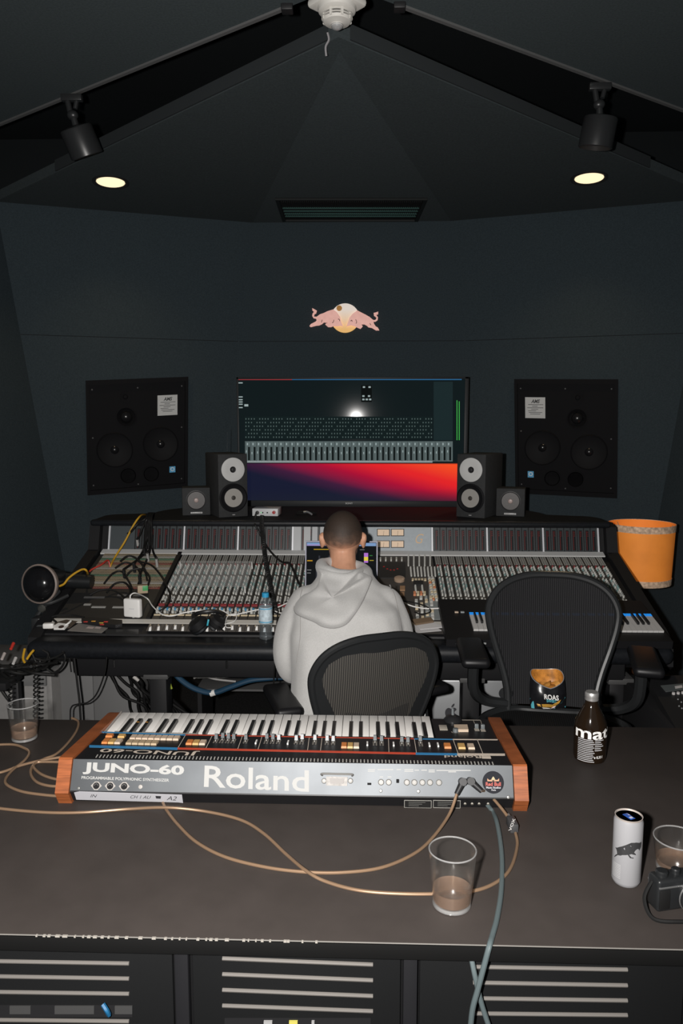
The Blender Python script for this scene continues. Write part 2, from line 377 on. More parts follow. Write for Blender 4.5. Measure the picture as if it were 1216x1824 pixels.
MB().prism(emb(bull_r, 4.732), (0, -.012, 0)).build('bull', M_bull, t, True, 0)
M_ink = mat('emblem_line', (.10, .05, .04), .6)
for pts in ([(500,270),(520,275),(525,300)], [(440,280),(435,310),(415,325)], [(272,280),(262,320)], [(680,300),(700,285),(705,310)], [(755,275),(770,310),(760,335)], [(960,330),(975,360)]):
    MB().tube(emb(pts, 4.719), .0018, 5, 3).build('engraved_line', M_ink, t, True)
MB().lathe([(.017, 0), (0, .001)], aty(604, 549, 4.731), (0, -1, 0), 20).build('sun_spot', mat('emblem_ochre', (.45, .20, .03), .5, emit=(.5, .22, .03), es=.2), t, True)
# ---- soffit wall monitors
M_cone = mat('black_cone', (.005, .005, .006), .4, spec=.1)
M_surr = mat('rubber_surround', (.008, .008, .009), .6, spec=.1)
M_baff = mat('black_baffle', (.006, .006, .007), .6, spec=.06)
M_plate = mat('grey_label_plate', (.48, .49, .49), .6)
M_badge = mat('blue_badge', (.05, .33, .60), .5)
def wall_monitor(tl, tr, br, bl, lab, s):
    c = (tl + tr + br + bl) / 4; ux = ((tr - tl) + (br - bl)).normalized(); uz = ((tl - bl) + (tr - br)).normalized()
    n = ux.cross(uz); n = -n if n.y > 0 else n
    W, H = ((tr - tl).length + (br - bl).length) / 2, ((tl - bl).length + (tr - br).length) / 2
    t = thing('wall_monitor', lab, 'speaker', tuple(c), group='monitors built into the wall')
    def P(u, v, h=0): return c + ux * (u * s * W) + uz * (v * H) + n * h
    MB().prism([P(-.5, .5), P(.5, .5), P(.5, -.5), P(-.5, -.5)], n * .012).build('baffle', M_baff, t, True, 0)
    for a in ((-.5, .5, .5, .46), (-.5, -.46, .5, -.5), (-.5, .46, -.47, -.46), (.47, .46, .5, -.46)):
        MB().prism([P(a[0], a[1]), P(a[2], a[1]), P(a[2], a[3]), P(a[0], a[3])], n * .032).build('frame_bar', M_baff, t, True, 0)
    for u, v, r in ((-.23, -.115, .105), (.225, -.09, .105)):
        q = MB().lathe([(r, 0), (r, .008), (r * .96, .012), (r * .9, .008)], P(u, v, .012), n, 40).build('surround', M_surr, t, True)
        MB().lathe([(r * .92, .006), (r * .55, -.006), (r * .28, -.009)], P(u, v, .012), n, 40).build('woofer_cone', M_cone, t, True)
        MB().lathe([(r * .30, -.007), (r * .26, .006), (r * .15, .015), (0, .019)], P(u, v, .012), n, 28).build('dust_cap', mat('gloss_cap', (.010, .010, .011), .22, spec=.4), t, True)
    MB().lathe([(.062, 0), (.062, .007), (.054, .008), (.034, -.004)], P(-.115, .17, .012), n, 32).build('midrange_ring', M_baff, t, True)
    MB().lathe([(.034, -.003), (.028, .010), (.015, .017), (0, .019)], P(-.115, .17, .012), n, 28).build('midrange_dome', mat('gloss_cap', (.010, .010, .011), .22, spec=.4), t, True)
    MB().lathe([(.034, 0), (.034, .004), (.014, .002), (.012, .007), (0, .010)], P(-.12, .345, .012), n, 24).build('tweeter', M_baff, t, True)
    for u in (-.10, .13): MB().lathe([(.052, 0), (.052, .010), (.046, .010), (.040, .0), (.0, -.002)], P(u, -.355, .012), n, 28).build('bass_port', M_baff, t, True)
    for u, v in ((-.44, .42), (.44, .42), (-.44, -.42), (.44, -.42), (0, .42), (0, -.44), (-.44, 0), (.44, 0.05)):
        MB().lathe([(.006, 0), (.005, .003), (0, .004)], P(u, v, .012), n, 10).build('screw', M_black, t, True)
    pl = MB().prism([P(.195, .345, .012), P(.395, .345, .012), P(.395, .165, .012), P(.195, .165, .012)], n * .003).build('label_plate', M_plate, t, True, 0)
    x0 = .195 if s > 0 else .395; xs = 1 if s > 0 else -1
    M_dk = mat('dark_print', (.02, .02, .02), .6)
    def lp(u, v): return P(.195 + u * .2, .165 + v * .18, .0155) if s > 0 else P(.395 - u * .2, .165 + v * .18, .0155)
    link('label_logo', text_mesh('label_logo', 'AMS', lp(.30, .72), lp(.74, .72) - lp(.30, .72), lp(.30, .90) - lp(.30, .72), M_dk, .03, shear=.3), pl)
    for k, (a, b) in enumerate(((.15, .9), (.35, .62), (.1, .9), (.3, .65), (.15, .55), (.18, .85), (.25, .75))):
        v = .64 - k * .075
        MB().quad(lp(a, v), lp(b, v), lp(b, v + .022), lp(a, v + .022)).build('label_line', M_dk, pl, smooth_deg=0)
    bp = MB().prism([P(.315, -.30, .012), P(.375, -.30, .012), P(.375, -.355, .012), P(.315, -.355, .012)], n * .004).build('brand_badge', M_badge, t, True, 0)
    MB().lathe([(.012, 0), (.012, .001), (.008, .001), (.008, 0), (.012, 0)], P(.345, -.325, .016), n, 20).build('badge_ring', M_white_print, bp)
wall_monitor(*[onp(x, y, PWL) for x, y in ((150, 677), (336, 672), (331, 866), (158, 882))], 'square black studio monitor sunk in the left wing of the wall', 1)
wall_monitor(*[onp(x, y, PWR) for x, y in ((914, 675), (1103, 676), (1096, 886), (921, 878))], 'square black studio monitor sunk in the right wing of the wall', -1)
# ---- television
TY = 4.46
def tvp(x, y, d=0): return aty(x, y, TY - d)
t = thing('television', 'large flat television showing a mixer window over a red and blue desktop', 'television', tuple(aty(625, 900, TY)))
a, b = tvp(421, 672), tvp(830, 903)
MB().box((a.x, TY, b.z), (b.x, TY + .055, a.z), .008).build('housing', M_black, t, True)
for (x0, x1, z0, z1) in ((a.x, a.x + .012, b.z, a.z), (b.x - .022, b.x, b.z, a.z), (a.x, b.x, a.z - .012, a.z), (a.x, b.x, b.z, b.z + .035)):
    MB().box((x0, TY - .008, z0), (x1, TY, z1), .002).build('bezel', mat('tv_bezel', (.022, .024, .026), .45, spec=.2), t, True)
M_scr = mat('tv_screen', (.004, .004, .004), .08, spec=.025)
# bright desktop gradient held as a colour per point of the panel
nt = M_scr.node_tree; at = nt.nodes.new('ShaderNodeVertexColor'); at.layer_name = 'pix'
nt.links.new(at.outputs[0], nt.nodes['Principled BSDF'].inputs['Emission Color']); nt.nodes['Principled BSDF'].inputs['Emission Strength'].default_value = 1.0
sx0, sx1, sz0, sz1 = a.x + .012, b.x - .022, b.z + .035, a.z - .012
m = MB().grid(lambda u, v: V((sx0 + (sx1 - sx0) * u, TY - .003, sz0 + (sz1 - sz0) * v)), 90, 90)
me = m.mesh('screen', M_scr, 0)
def lin(c): return tuple(((q / 255) / 12.92 if q / 255 < .04045 else ((q / 255 + .055) / 1.055) ** 2.4) for q in c)
def mixc(a, b, t): t = max(0, min(1, t)); return tuple(a[i] * (1 - t) + b[i] * t for i in range(3))
ca = me.color_attributes.new('pix', 'FLOAT_COLOR', 'POINT')
zsplit = tvp(600, 826).z
for i, vv in enumerate(me.vertices):
    u = (vv.co.x - sx0) / (sx1 - sx0); q = (vv.co.z - sz0) / (zsplit - sz0)
    if q > 1: c = lin((14, 24, 26))
    else:
        s_ = u * 1.15 + q * .75 - .62   # 0 dark blue .. 1 orange
        c = mixc(lin((22, 26, 48)), lin((74, 28, 62)), s_ * 3.0)
        c = mixc(c, lin((170, 14, 52)), (s_ - .22) * 3.2); c = mixc(c, lin((226, 36, 40)), (s_ - .52) * 3.5); c = mixc(c, lin((244, 78, 36)), (s_ - .85) * 3)
        c = mixc(lin((26, 30, 46)), c, .25 + q * 2.2)
    ca.data[i].color = (*c, 1)
scr = link('screen', me, t, True)
def glow(name, c, s=1.0): c = lin(c); return mat(name, (.003, .003, .003), .5, spec=0, emit=c, es=s)
G_top, G_light, G_dark, G_pip, G_green = glow('scr_bar', (40, 90, 130)), glow('scr_fader_grey', (86, 98, 98)), glow('scr_slot', (16, 22, 22)), glow('scr_pip', (150, 165, 165)), glow('scr_green', (70, 190, 80))
G_mid = glow('scr_panel', (26, 40, 42)); G_red = glow('scr_red', (140, 50, 55))
def sq(mb, x0, y0, x1, y1, d=.0045): mb.quad(tvp(x0, y0, d), tvp(x1, y0, d), tvp(x1, y1, d), tvp(x0, y1, d))
m = MB(); sq(m, 424, 674, 520, 677); m.build('menu_bar', G_red, scr, smooth_deg=0)
m = MB(); sq(m, 520, 674, 822, 677); m.build('menu_bar', G_top, scr, smooth_deg=0)
m = MB(); sq(m, 436, 742, 770, 782); m.build('send_panel', glow('scr_send', (18, 29, 30)), scr, smooth_deg=0)
m = MB(); sq(m, 772, 680, 806, 784); m.build('master_panel', G_mid, scr, smooth_deg=0)
m = MB()
for r_ in range(6):
    for k in range(68):
        x = 437 + k * 4.93; y = 745 + r_ * 6.5
        if (k + r_) % 5 == 4: continue
        sq(m, x, y, x + 1.7, y + 2.4, .0050)
tag(m.build('knob_grid', glow('scr_knob', (78, 94, 92)), scr, smooth_deg=0), kind='stuff')
fad = MB(); sq(fad, 436, 786, 806, 822); fad.build('fader_panel', G_light, scr, smooth_deg=0)
for k in range(37):
    x = 436.5 + k * 9.95
    m = MB(); sq(m, x + 5, 796, x + 8.6, 820, .0052); m.mi = 1; sq(m, x + 1.4, 802 + (k * 7) % 4, x + 2.8, 806 + (k * 7) % 4, .0056); sq(m, x + 3, 789, x + 5, 793, .0056)
    m.mi = 0; sq(m, x, 787, x + .5, 821, .0052)
    m.build('fader_strip', [G_dark, G_pip], scr, smooth_deg=0)
m = MB(); sq(m, 440, 820.5, 770, 824); m.build('name_row', glow('scr_names', (140, 150, 150)), scr, smooth_deg=0)
m = MB(); sq(m, 643, 686, 662, 716); m.build('plugin_slot', glow('scr_plug', (10, 14, 14)), scr, smooth_deg=0)
for x, y in ((646, 688), (656, 688), (645, 704), (655, 704), (645, 710), (651, 710), (657, 710)): m = MB(); sq(m, x, y, x + 4, y + 3, .0052); m.build('plugin_knob', G_pip, scr, smooth_deg=0)
for y in (681, 706, 711, 715, 719, 725): m = MB(); sq(m, 424, y, 432, y + 2); m.build('side_button', G_pip, scr, smooth_deg=0)
m = MB(); sq(m, 435, 720, 442, 724); m.build('side_button', G_pip, scr, smooth_deg=0)
m = MB(); sq(m, 813, 713, 814.2, 784, .0052); sq(m, 817, 715, 818.2, 784, .0052); m.build('level_meter', G_green, scr, smooth_deg=0)
link('brand_name', text_mesh('brand_name', 'SONY', tvp(615, 898, .0095), tvp(628, 898, .0095) - tvp(615, 898, .0095), tvp(615, 895, .0095) - tvp(615, 898, .0095), mat('tv_brand', (.45, .45, .45), .4), .01), t, True)
MB().box(tvp(590, 905, -.01), tvp(660, 899, -.03), .004).build('stand_neck', M_black, t, True)
# ================================================================== mixing console
CX0, CX1 = -1.29, 1.135
S0, S1 = V((0, 2.93, .765)), V((0, 3.60, .974))
ST = (S1 - S0).normalized(); SN = V((0, -ST.z, ST.y)); PS = (S0, SN)
def sp(x, s, h=0.0): return V((x, S0.y, S0.z)) + ST * s + SN * h
con = thing('mixing_console', 'wide black analogue mixing console with rows of white knobs and a meter bridge', 'mixing console', (-.08, 3.2, 0))
M_con = mat('console_black', (.010, .010, .011), .55, spec=.3)
def px_prism(m, x0, x1, prof): return m.prism([V((x0, y, z)) for y, z in prof], (x1 - x0, 0, 0))
prof = [(2.90, .69), (2.925, .755), (3.60, .963), (3.645, 1.10), (3.95, 1.10), (4.05, .80), (3.7, .62), (2.98, .62)]
px_prism(MB(), CX0, CX1, prof).build('body', M_con, con, True, 20)
cheek = [(2.87, .66), (2.88, .75), (2.95, .785), (3.56, .985), (3.60, 1.10), (3.66, 1.115), (3.9, 1.10), (4.0, .75), (3.7, .60), (2.95, .60)]
for x in (CX0 - .05, CX1): px_prism(MB(), x, x + .05, cheek).build('end_cheek', M_con, con, True, 30)
MB().box((CX0 - .03, 2.80, .682), (CX1 + .03, 2.935, .752), .032, seg=4).build('armrest', M_leather, con, True, 60)
MB().box((CX0 + .12, 2.90, .585), (CX1 - .12, 3.55, .69), .01).build('underbox', M_con, con, True)
for x in (-.84, .42, 1.0):
    l = MB().box((x - .035, 2.93, .0), (x + .035, 3.02, .60), .006).build('leg', M_con, con, True)
    MB().box((x - .05, 2.90, .575), (x + .05, 3.1, .60), .004).build('bracket', mat('grey_bracket', (.06, .06, .06), .5), l, True)
for x in (-1.0, -.55, .05, .7): MB().cyl((x, 2.885, .66), (x, 2.885, .63), .004, n=8).build('pull_pin', M_chrome, con, True)
# ledge over the meter bridge, with a deeper rounded shelf in the middle
def arc(cx, cy, r, a0, a1, n=8): return [(cx + r * math.cos(R(a0 + (a1 - a0) * i / n)), cy + r * math.sin(R(a0 + (a1 - a0) * i / n))) for i in range(n + 1)]
plan = [(CX0 - .05, 3.60), (CX1 + .02, 3.60)] + arc(CX1 - .06, 3.80, .08, 0, 90) + arc(.60, 3.93, .32, 0, 90) + arc(-.80, 3.93, .32, 90, 180) + arc(CX0 + .03, 3.80, .08, 90, 180)
M_ledge = mat('ledge_black', (.018, .019, .020), .75, spec=.12)
MB().prism([V((x, y, 1.098)) for x, y in plan], (0, 0, .020)).build('ledge', M_ledge, con, True, 30)
MB().box((CX0 - .045, 3.585, 1.096), (CX1 + .02, 3.625, 1.126), .012, seg=3).build('ledge_lip', M_leather, con, True, 60)
# ---- meter bridge
B0, B1 = V((0, 3.602, .978)), V((0, 3.640, 1.104)); PB = plane3(B0, B0 + V((1, 0, 0)), B1)
BT = (B1 - B0).normalized(); BN = V((0, -BT.z, BT.y))
if BN.y > 0: BN = -BN
def bp(x, v, h=0): return V((x, B0.y, B0.z)) + BT * (v * (B1 - B0).length) + BN * h
XS = [-1.2526, -.8848, -.6215, -.3563, -.0946, .3165, .5788, .8456, 1.1063]
M_mpan = mat('meter_panel', (.020, .024, .026), .35)
M_div = mat('aluminium_divider', (.62, .63, .66), .4, metal=.2)
M_led = mat('red_led', (.12, .010, .010), .4, emit=(1, .06, .04), es=.05)
M_mslot = mat('meter_slot', (.010, .012, .013), .3)
M_mfr = mat('meter_fascia', (.038, .045, .048), .4)
def panel(x0, x1, v0, v1, h0, h1, name, m_, par): return MB().prism([bp(x0, v0, h0), bp(x1, v0, h0), bp(x1, v1, h0), bp(x0, v1, h0)], BN * (h1 - h0)).build(name, m_, par, True, 0)
for x in [XS[i] for i in (0, 1, 2, 3, 5, 6, 7, 8)]: panel(x - .004, x + .004, 0, .98, .0, .006, 'divider', M_div, con)
mm = MB()  # one level meter, shared by all the bridge slots
mm.prism([bp(.003, .03, .001), bp(.030, .03, .001), bp(.030, .97, .001), bp(.003, .97, .001)], BN * .0012)
mm.mi = 1; mm.prism([bp(.009, .06, .0022), bp(.024, .06, .0022), bp(.024, .80, .0022), bp(.009, .80, .0022)], BN * .0008)
mm.mi = 2
for k in range(24): mm.prism([bp(.0125, .08 + k * .029, .003), bp(.0150, .08 + k * .029, .003), bp(.0150, .10 + k * .029, .003), bp(.0125, .10 + k * .029, .003)], BN * .0006)
for q in range(3): mm.prism([bp(.018, .58 + q * .07, .003), bp(.021, .58 + q * .07, .003), bp(.021, .61 + q * .07, .003), bp(.018, .61 + q * .07, .003)], BN * .0006)
mme = mm.mesh('level_meter', [M_mfr, M_mslot, M_led], 0)
for i in (0, 1, 2, 3, 5, 6, 7):
    a, b = XS[i] + .005, XS[i + 1] - .005
    if i == 0: panel(a, a + .12, 0, .98, 0, .003, 'blank_panel', mat('blank_grey', (.045, .055, .060), .5), con); a += .122
    n_ = max(1, round((b - a) / .0327))
    for k in range(n_):
        o = link('level_meter', mme, con, True); o.location.x = a + (b - a) * k / n_
for x0, x1 in ((-.352, -.315), (-.302, -.270), (-.262, -.236), (-.224, -.200)): panel(x0, x1, .0, .97, .0035, .006, 'cover_reflection', mat('cover_reflection', (.42, .43, .44), .3), con)  # pale strips painted for the reflection on the perspex
CP = mat('grey_blue_panel', (.34, .38, .41), .5, noise=.05)
cpn = panel(-.09, XS[5] - .005, 0, .98, 0, .004, 'centre_panel', CP, con)
M_vu = mat('vu_face', (.75, .56, .40), .5, emit=(1, .75, .5), es=.05); M_vuf = mat('vu_frame', (.012, .012, .012), .4)
for (x0, x1) in ((671, 694), (696, 719.5)):
    for (y0, y1) in ((942.3, 955.3), (963, 976)):
        q = [onp(x, y, (B0 + BN * .004, BN)) for x, y in ((x0, y0), (x1, y0), (x1, y1), (x0, y1))]
        f_ = MB().prism(q, BN * .006).build('vu_meter', M_vuf, con, True, 0)
        c_ = sum(q, V()) / 4; qi = [c_ + (p - c_) * .88 + BN * .0062 for p in q]; qi = [qi[0].lerp(qi[3], .04), qi[1].lerp(qi[2], .04), qi[2].lerp(qi[1], .04), qi[3].lerp(qi[0], .04)]
        MB().prism(qi, BN * .001).build('vu_face', M_vu, f_, smooth_deg=0)
        nb = (qi[2] + qi[3]) / 2; MB().tube([nb + BN * .0018, nb.lerp((qi[0] + qi[1]) / 2, .75) + BN * .0018 + V((.002, 0, 0))], .0006, 5, 1).build('needle', M_vuf, f_)
gl = onp(739.5, 968, (B0 + BN * .004, BN)); gr = onp(753.5, 968, (B0 + BN * .004, BN)); gt = onp(740.5, 951, (B0 + BN * .004, BN))
link('series_letter', text_mesh('series_letter', 'G', gl, gr - gl, gt - gl, mat('gold_print', (.62, .42, .24), .5), -.005, shear=.25), con, True)
MB().prism([V((CX0 + .01, 3.560, .9635)), V((CX1 - .01, 3.560, .9635)), V((CX1 - .01, 3.600, .9760)), V((CX0 + .01, 3.600, .9760))], SN * .006).build('label_strip', mat('white_label_strip', (.62, .62, .61), .5), con, True, 0)
# ---- channel strips
M_strip = mat('strip_plate', (.048, .044, .040), .5)
M_kw, M_kg, M_kt, M_kr, M_kb = mat('knob_white', (.52, .52, .49), .45), mat('knob_grey', (.30, .31, .30), .45), mat('knob_teal', (.20, .31, .30), .45), mat('knob_red', (.24, .035, .04), .45), mat('knob_blue', (.05, .26, .48), .45)
M_kd, M_kc = mat('knob_dark', (.02, .02, .02), .5), mat('key_cream', (.62, .52, .36), .5)
PW = .03322
def knob(m, x, s, r, h, mi, n=8):
    m.mi = mi; a, b = sp(x, s, .001), sp(x, s, h)
    m.cyl(a, b, r, r * .82, n)
def capbox(m, x, s, w, l, h, mi): m.mi = mi; m.prism([sp(x - w / 2, s - l / 2, .001), sp(x + w / 2, s - l / 2, .001), sp(x + w / 2, s + l / 2, .001), sp(x - w / 2, s + l / 2, .001)], SN * h)
def strip_knobs(full=True):
    m = MB()
    for k in range(5): capbox(m, .006 + k * .0052, .618, .0020, .080, .004, 0 if k % 2 == 0 else 1)
    rows = [(.555, 3), (.540, 0), (.525, 2)] + [(.505, 1), (.490, 0), (.475, 2)] + [(.440 - i * .0145, (0, 2, 1, 0, 2, 0, 1, 2, 0, 1, 0)[i]) for i in range(11)]
    for s_, c in rows:
        knob(m, .0095, s_, .0045, .012, c); knob(m, .0215, s_ - .006, .0045, .012, (0, 1, 2, 0, 1)[int(s_ * 1000) % 5])
    for i in range(5): knob(m, .0095, .262 - i * .0125, .0046, .012, 0); knob(m, .0215, .256 - i * .0125, .0044, .011, 1 if i % 2 else 0)
    capbox(m, .0165, .212, .014, .012, .012, 6); capbox(m, .0165, .196, .026, .010, .009, 3)
    for i, c in enumerate((0, 4, 0)): capbox(m, .0075 + i * .009, .166 - i * .006, .0075, .012, .010, c)
    capbox(m, .012, .140, .010, .014, .012, 0); capbox(m, .024, .138, .007, .012, .009, 1)
    capbox(m, .017, .118, .028, .006, .005, 5)
    return m.mesh('knobs', [M_kw, M_kg, M_kt, M_kr, M_kb, M_kc, M_kd], 0)
KN = strip_knobs()
plt_ = MB().prism([sp(.0008, .085), sp(PW - .0008, .085), sp(PW - .0008, .672), sp(.0008, .672)], SN * .002)
plt_.mi = 1; plt_.prism([sp(.0290, .10, .002), sp(.0318, .10, .002), sp(.0318, .66, .002), sp(.0290, .66, .002)], SN * .0008)
SPM = plt_.mesh('channel_strip', [M_strip, M_kd], 0)
fm = MB(); fm.prism([sp(.0008, .002), sp(PW - .0008, .002), sp(PW - .0008, .052), sp(.0008, .052)], SN * .002)
fm.mi = 1; fm.prism([sp(.0150, .006, .002), sp(.0180, .006, .002), sp(.0180, .050, .002), sp(.0150, .050, .002)], SN * .0006)
fm.mi = 2; fm.prism([sp(.006, .040, .002), sp(.009, .040, .002), sp(.009, .046, .002), sp(.006, .046, .002)], SN * .002)
FDM = fm.mesh('fader_plate', [mat('fader_plate', (.085, .078, .072), .5), M_kd, M_kc], 0)
fc = MB(); fc.prism([sp(.0115, -.007, .002), sp(.0215, -.007, .002), sp(.0205, .004, .012), sp(.0125, .004, .012)], ST * .008); FCM = fc.mesh('fader_cap', M_white, 0)
for base, cnt in ((XS[1], 24), (XS[5], 24)):
    for k in range(cnt):
        x = base + .003 + k * (.0329)
        o = link('channel_strip', SPM, con, True); o.location.x = x
        q = link('knobs', KN, o); tag(q, kind='stuff')
        o2 = link('fader_plate', FDM, con, True); o2.location.x = x
        q2 = link('fader_cap', FCM, o2); q2.location = ST * (.006 + ((k * 37) % 7) * .0022)
MB().prism([sp(CX0 + .005, .056), sp(CX1 - .005, .056), sp(CX1 - .005, .084), sp(CX0 + .005, .084)], SN * .004).build('scribble_strip', mat('scribble_strip', (.50, .48, .44), .5), con, True, 0)
# ---- centre section
cs = MB().prism([sp(-.09, .0), sp(.312, .0), sp(.312, .672), sp(-.09, .672)], SN * .0015).build('centre_section', mat('centre_plate', (.055, .05, .046), .5), con, True, 0)
def srect(x0, y0, x1, y1, h, name, m_, par=cs):
    pl = (S0 + SN * .0015, SN); q = [onp(x0, y0, pl), onp(x1, y0, pl), onp(x1, y1, pl), onp(x0, y1, pl)]
    return MB().prism(q, SN * h).build(name, m_, par, smooth_deg=0)
srect(676, 1002, 722, 1030, .004, 'display_panel', M_kd)
for k, (x, y) in enumerate(((682, 1010), (688, 1014), (694, 1016), (700, 1016), (706, 1014))): srect(x, y, x + 3, y + 1.4, .0045, 'display_segment', mat('red_segment', (.2, .01, .01), .5, emit=(1, .05, .05), es=.12))
for k in range(5): srect(676 + k * 9.5, 996, 678.5 + k * 9.5, 1000, .012, 'select_button', M_kw)
mk = MB(); c_ = onp(711, 1034, PS); mk.lathe([(.024, 0), (.024, .012), (.018, .016), (0, .017)], c_, SN, 24); mk.build('jog_wheel', mat('tan_wheel', (.35, .25, .18), .3), cs)
srect(712, 1046, 721, 1053, .008, 'wide_key', mat('tan_key', (.30, .18, .10), .5)); srect(712, 1057, 720, 1064, .008, 'wide_key', mat('tan_key', (.30, .18, .10), .5))
mk = MB()
for col in range(5):
    for r_ in range(9): q = onp(727 + col * 9.7, 991 + r_ * 2.2, PS); mk.cyl(q, q + SN * .011, .0042, .0034, 7)
for col in range(8):
    for r_ in range(8): q = onp(731 + col * 6.1 + r_ * .2, 1013 + r_ * 2.0, PS); mk.cyl(q, q + SN * .011, .0042, .0034, 7)
for col in range(2):
    for r_ in range(9): q = onp(739 + col * 12 + r_ * .2, 1042 + r_ * 1.7, PS); mk.cyl(q, q + SN * .010, .0045, .0036, 7)
tag(mk.build('monitor_knobs', M_kw, cs), kind='stuff')
for r_ in range(2): srect(763.5 + r_ * 6, 1030, 768 + r_ * 6, 1072, .003, 'key_column', M_kg)
for r_ in range(10):
    for c_ in range(2): srect(762 + c_ * 6 + r_ * .8, 1030 + r_ * 4.2, 766.5 + c_ * 6 + r_ * .8, 1033 + r_ * 4.2, .009, 'square_key', (M_kw, M_kc, mat('key_orange', (.62, .24, .12), .5))[(r_ * 3 + c_) % 7 // 3])
for k in range(4): srect(736 + k * 5.8, 1056, 740.5 + k * 5.8, 1061.5, .009, 'square_key', (mat('key_orange', (.62, .24, .12), .5), M_kc)[k % 2])
for k in range(5): srect(733 + k * 5.5, 1032, 737 + k * 5.5, 1035, .006, 'square_key', M_kc)
srect(736, 1037, 753, 1044, .010, 'black_block', M_kd)
for r_ in range(7):
    for c_ in range(4):
        if (r_ * 5 + c_ * 3) % 4: srect(738 + c_ * 9 + r_ * .5, 1064 + r_ * 6, 743 + c_ * 9 + r_ * .5, 1068.5 + r_ * 6, .009, 'square_key', (M_kw, M_kw, M_kg, M_kc)[(r_ + c_) % 4])
srect(757, 1072, 784, 1104, .003, 'grey_keypad', mat('grey_keypad', (.20, .22, .22), .5))
# ---- patch bay on the left
pb = MB().prism([sp(CX0 + .01, .085), sp(XS[1] - .018, .085), sp(XS[1] - .018, .672), sp(CX0 + .01, .672)], SN * .002).build('patch_bay', M_kd, con, True, 0)
MB().prism([sp(XS[1] - .018, .085), sp(XS[1] - .001, .085), sp(XS[1] - .001, .672), sp(XS[1] - .018, .672)], SN * .012).build('black_rail', M_con, con, True, 0)
pcol = [mat('patch_beige', (.22, .18, .12), .6), mat('patch_green', (.06, .14, .09), .6), mat('patch_red', (.17, .05, .04), .6), mat('patch_grey', (.30, .29, .27), .6)]
M_hole = mat('jack_brass', (.55, .50, .42), .3, metal=.8)
for r_ in range(15):
    s_ = .655 - r_ * .0225
    row = MB().prism([sp(CX0 + .03, s_ - .008, .002), sp(XS[1] - .025, s_ - .008, .002), sp(XS[1] - .025, s_ + .008, .002), sp(CX0 + .03, s_ + .008, .002)], SN * .003).build('patch_row', pcol[(0, 3, 1, 0, 2, 0, 3, 0, 0, 1, 0, 0, 3, 0, 2)[r_]], pb, smooth_deg=0)
    m = MB()
    for k in range(44):
        x = CX0 + .036 + k * .0077
        if x < XS[1] - .03:
            for e in (-.0042, .0042): q = sp(x, s_ + e, .005); m.cyl(q, q + SN * .0015, .0021, .0021, 6)
    tag(m.build('jacks', M_hole, row), kind='stuff')
for k, (a, b, s_) in enumerate(((-1.16, -1.10, .17), (-1.07, -1.02, .17), (-1.20, -1.17, .19), (-1.00, -.96, .205), (-1.22, -1.13, .25), (-1.08, -.98, .27))):
    MB().prism([sp(a, s_, .002), sp(b, s_, .002), sp(b, s_ + .012, .002), sp(a, s_ + .012, .002)], SN * .002).build('rack_label', mat('dim_label', (.10, .10, .10), .5) if k > 3 else mat('pale_label', (.30, .30, .29), .5), pb, smooth_deg=0)
srect(188, 1122, 247, 1131, .003, 'film_cover', mat('film_cover', (.03, .03, .03), .15)).matrix_parent_inverse = Matrix()
for px_ in (300, 505): # clear dust covers over the first channels
    pass
MB().prism([sp(XS[1] + .02, .30, .034), sp(XS[2] + .10, .30, .034), sp(XS[2] + .10, .53, .036), sp(XS[1] + .02, .53, .036)], SN * .002).build('clear_cover', mat('clear_cover', (.9, .9, .9), .08, alpha=.10, spec=.6), con, True, 0)
for x in (XS[1] + .025, XS[2] + .095):
    for s_ in (.305, .525): MB().cyl(sp(x, s_, .001), sp(x, s_, .035), .003, n=8).build('cover_post', M_white, con, True)

# ---- speakers on the ledge
M_cab = mat('speaker_cabinet', (.030, .031, .032), .7, spec=.25, noise=.1)
M_wg = mat('pale_waveguide', (.52, .52, .51), .6)
M_ac = mat('aluminium_cone', (.44, .42, .39), .35, metal=.35)
ZL = 1.118
def tall_monitor(px, py, rz, lab):
    p = atz(px, py, ZL); t = thing('tall_monitor', lab, 'speaker', tuple(p), rz, 'two-way speakers on the console ledge')
    w, h, d = .152, .318, .24
    MB().box((-w / 2, 0, 0), (w / 2, d, h), .004).build('cabinet', M_cab, t)
    n = (0, -1, 0)
    MB().lathe([(.060, 0), (.060, .004), (.056, .0055), (.030, .0030), (.012, .002)], (0, 0, .240), n, 40).build('waveguide', M_wg, t)
    MB().lathe([(.016, .002), (.015, .005), (.011, .004), (.009, .009), (0, .011)], (0, 0, .240), n, 24).build('tweeter', M_black, t)
    MB().lathe([(.073, 0), (.073, .004), (.066, .007), (.058, .0035), (.046, .003)], (0, 0, .098), n, 40).build('surround', M_surr, t)
    MB().lathe([(.047, .0050), (.030, .0020), (.012, .0010)], (0, 0, .098), n, 40).build('woofer_cone', M_ac, t)
    MB().lathe([(.013, .001), (.010, .008), (0, .010)], (0, 0, .098), n, 20).build('phase_plug', mat('dark_plug', (.05, .045, .04), .35), t)
    MB().box((-.007, -.0015, .010), (.007, 0, .014)).build('name_badge', mat('dim_badge', (.3, .3, .3), .4), t)
tall_monitor(416, 921, R(27), 'tall black two-way speaker with pale tweeter disc left of the television')
tall_monitor(837, 922, R(-30), 'tall black two-way speaker with pale tweeter disc right of the television')
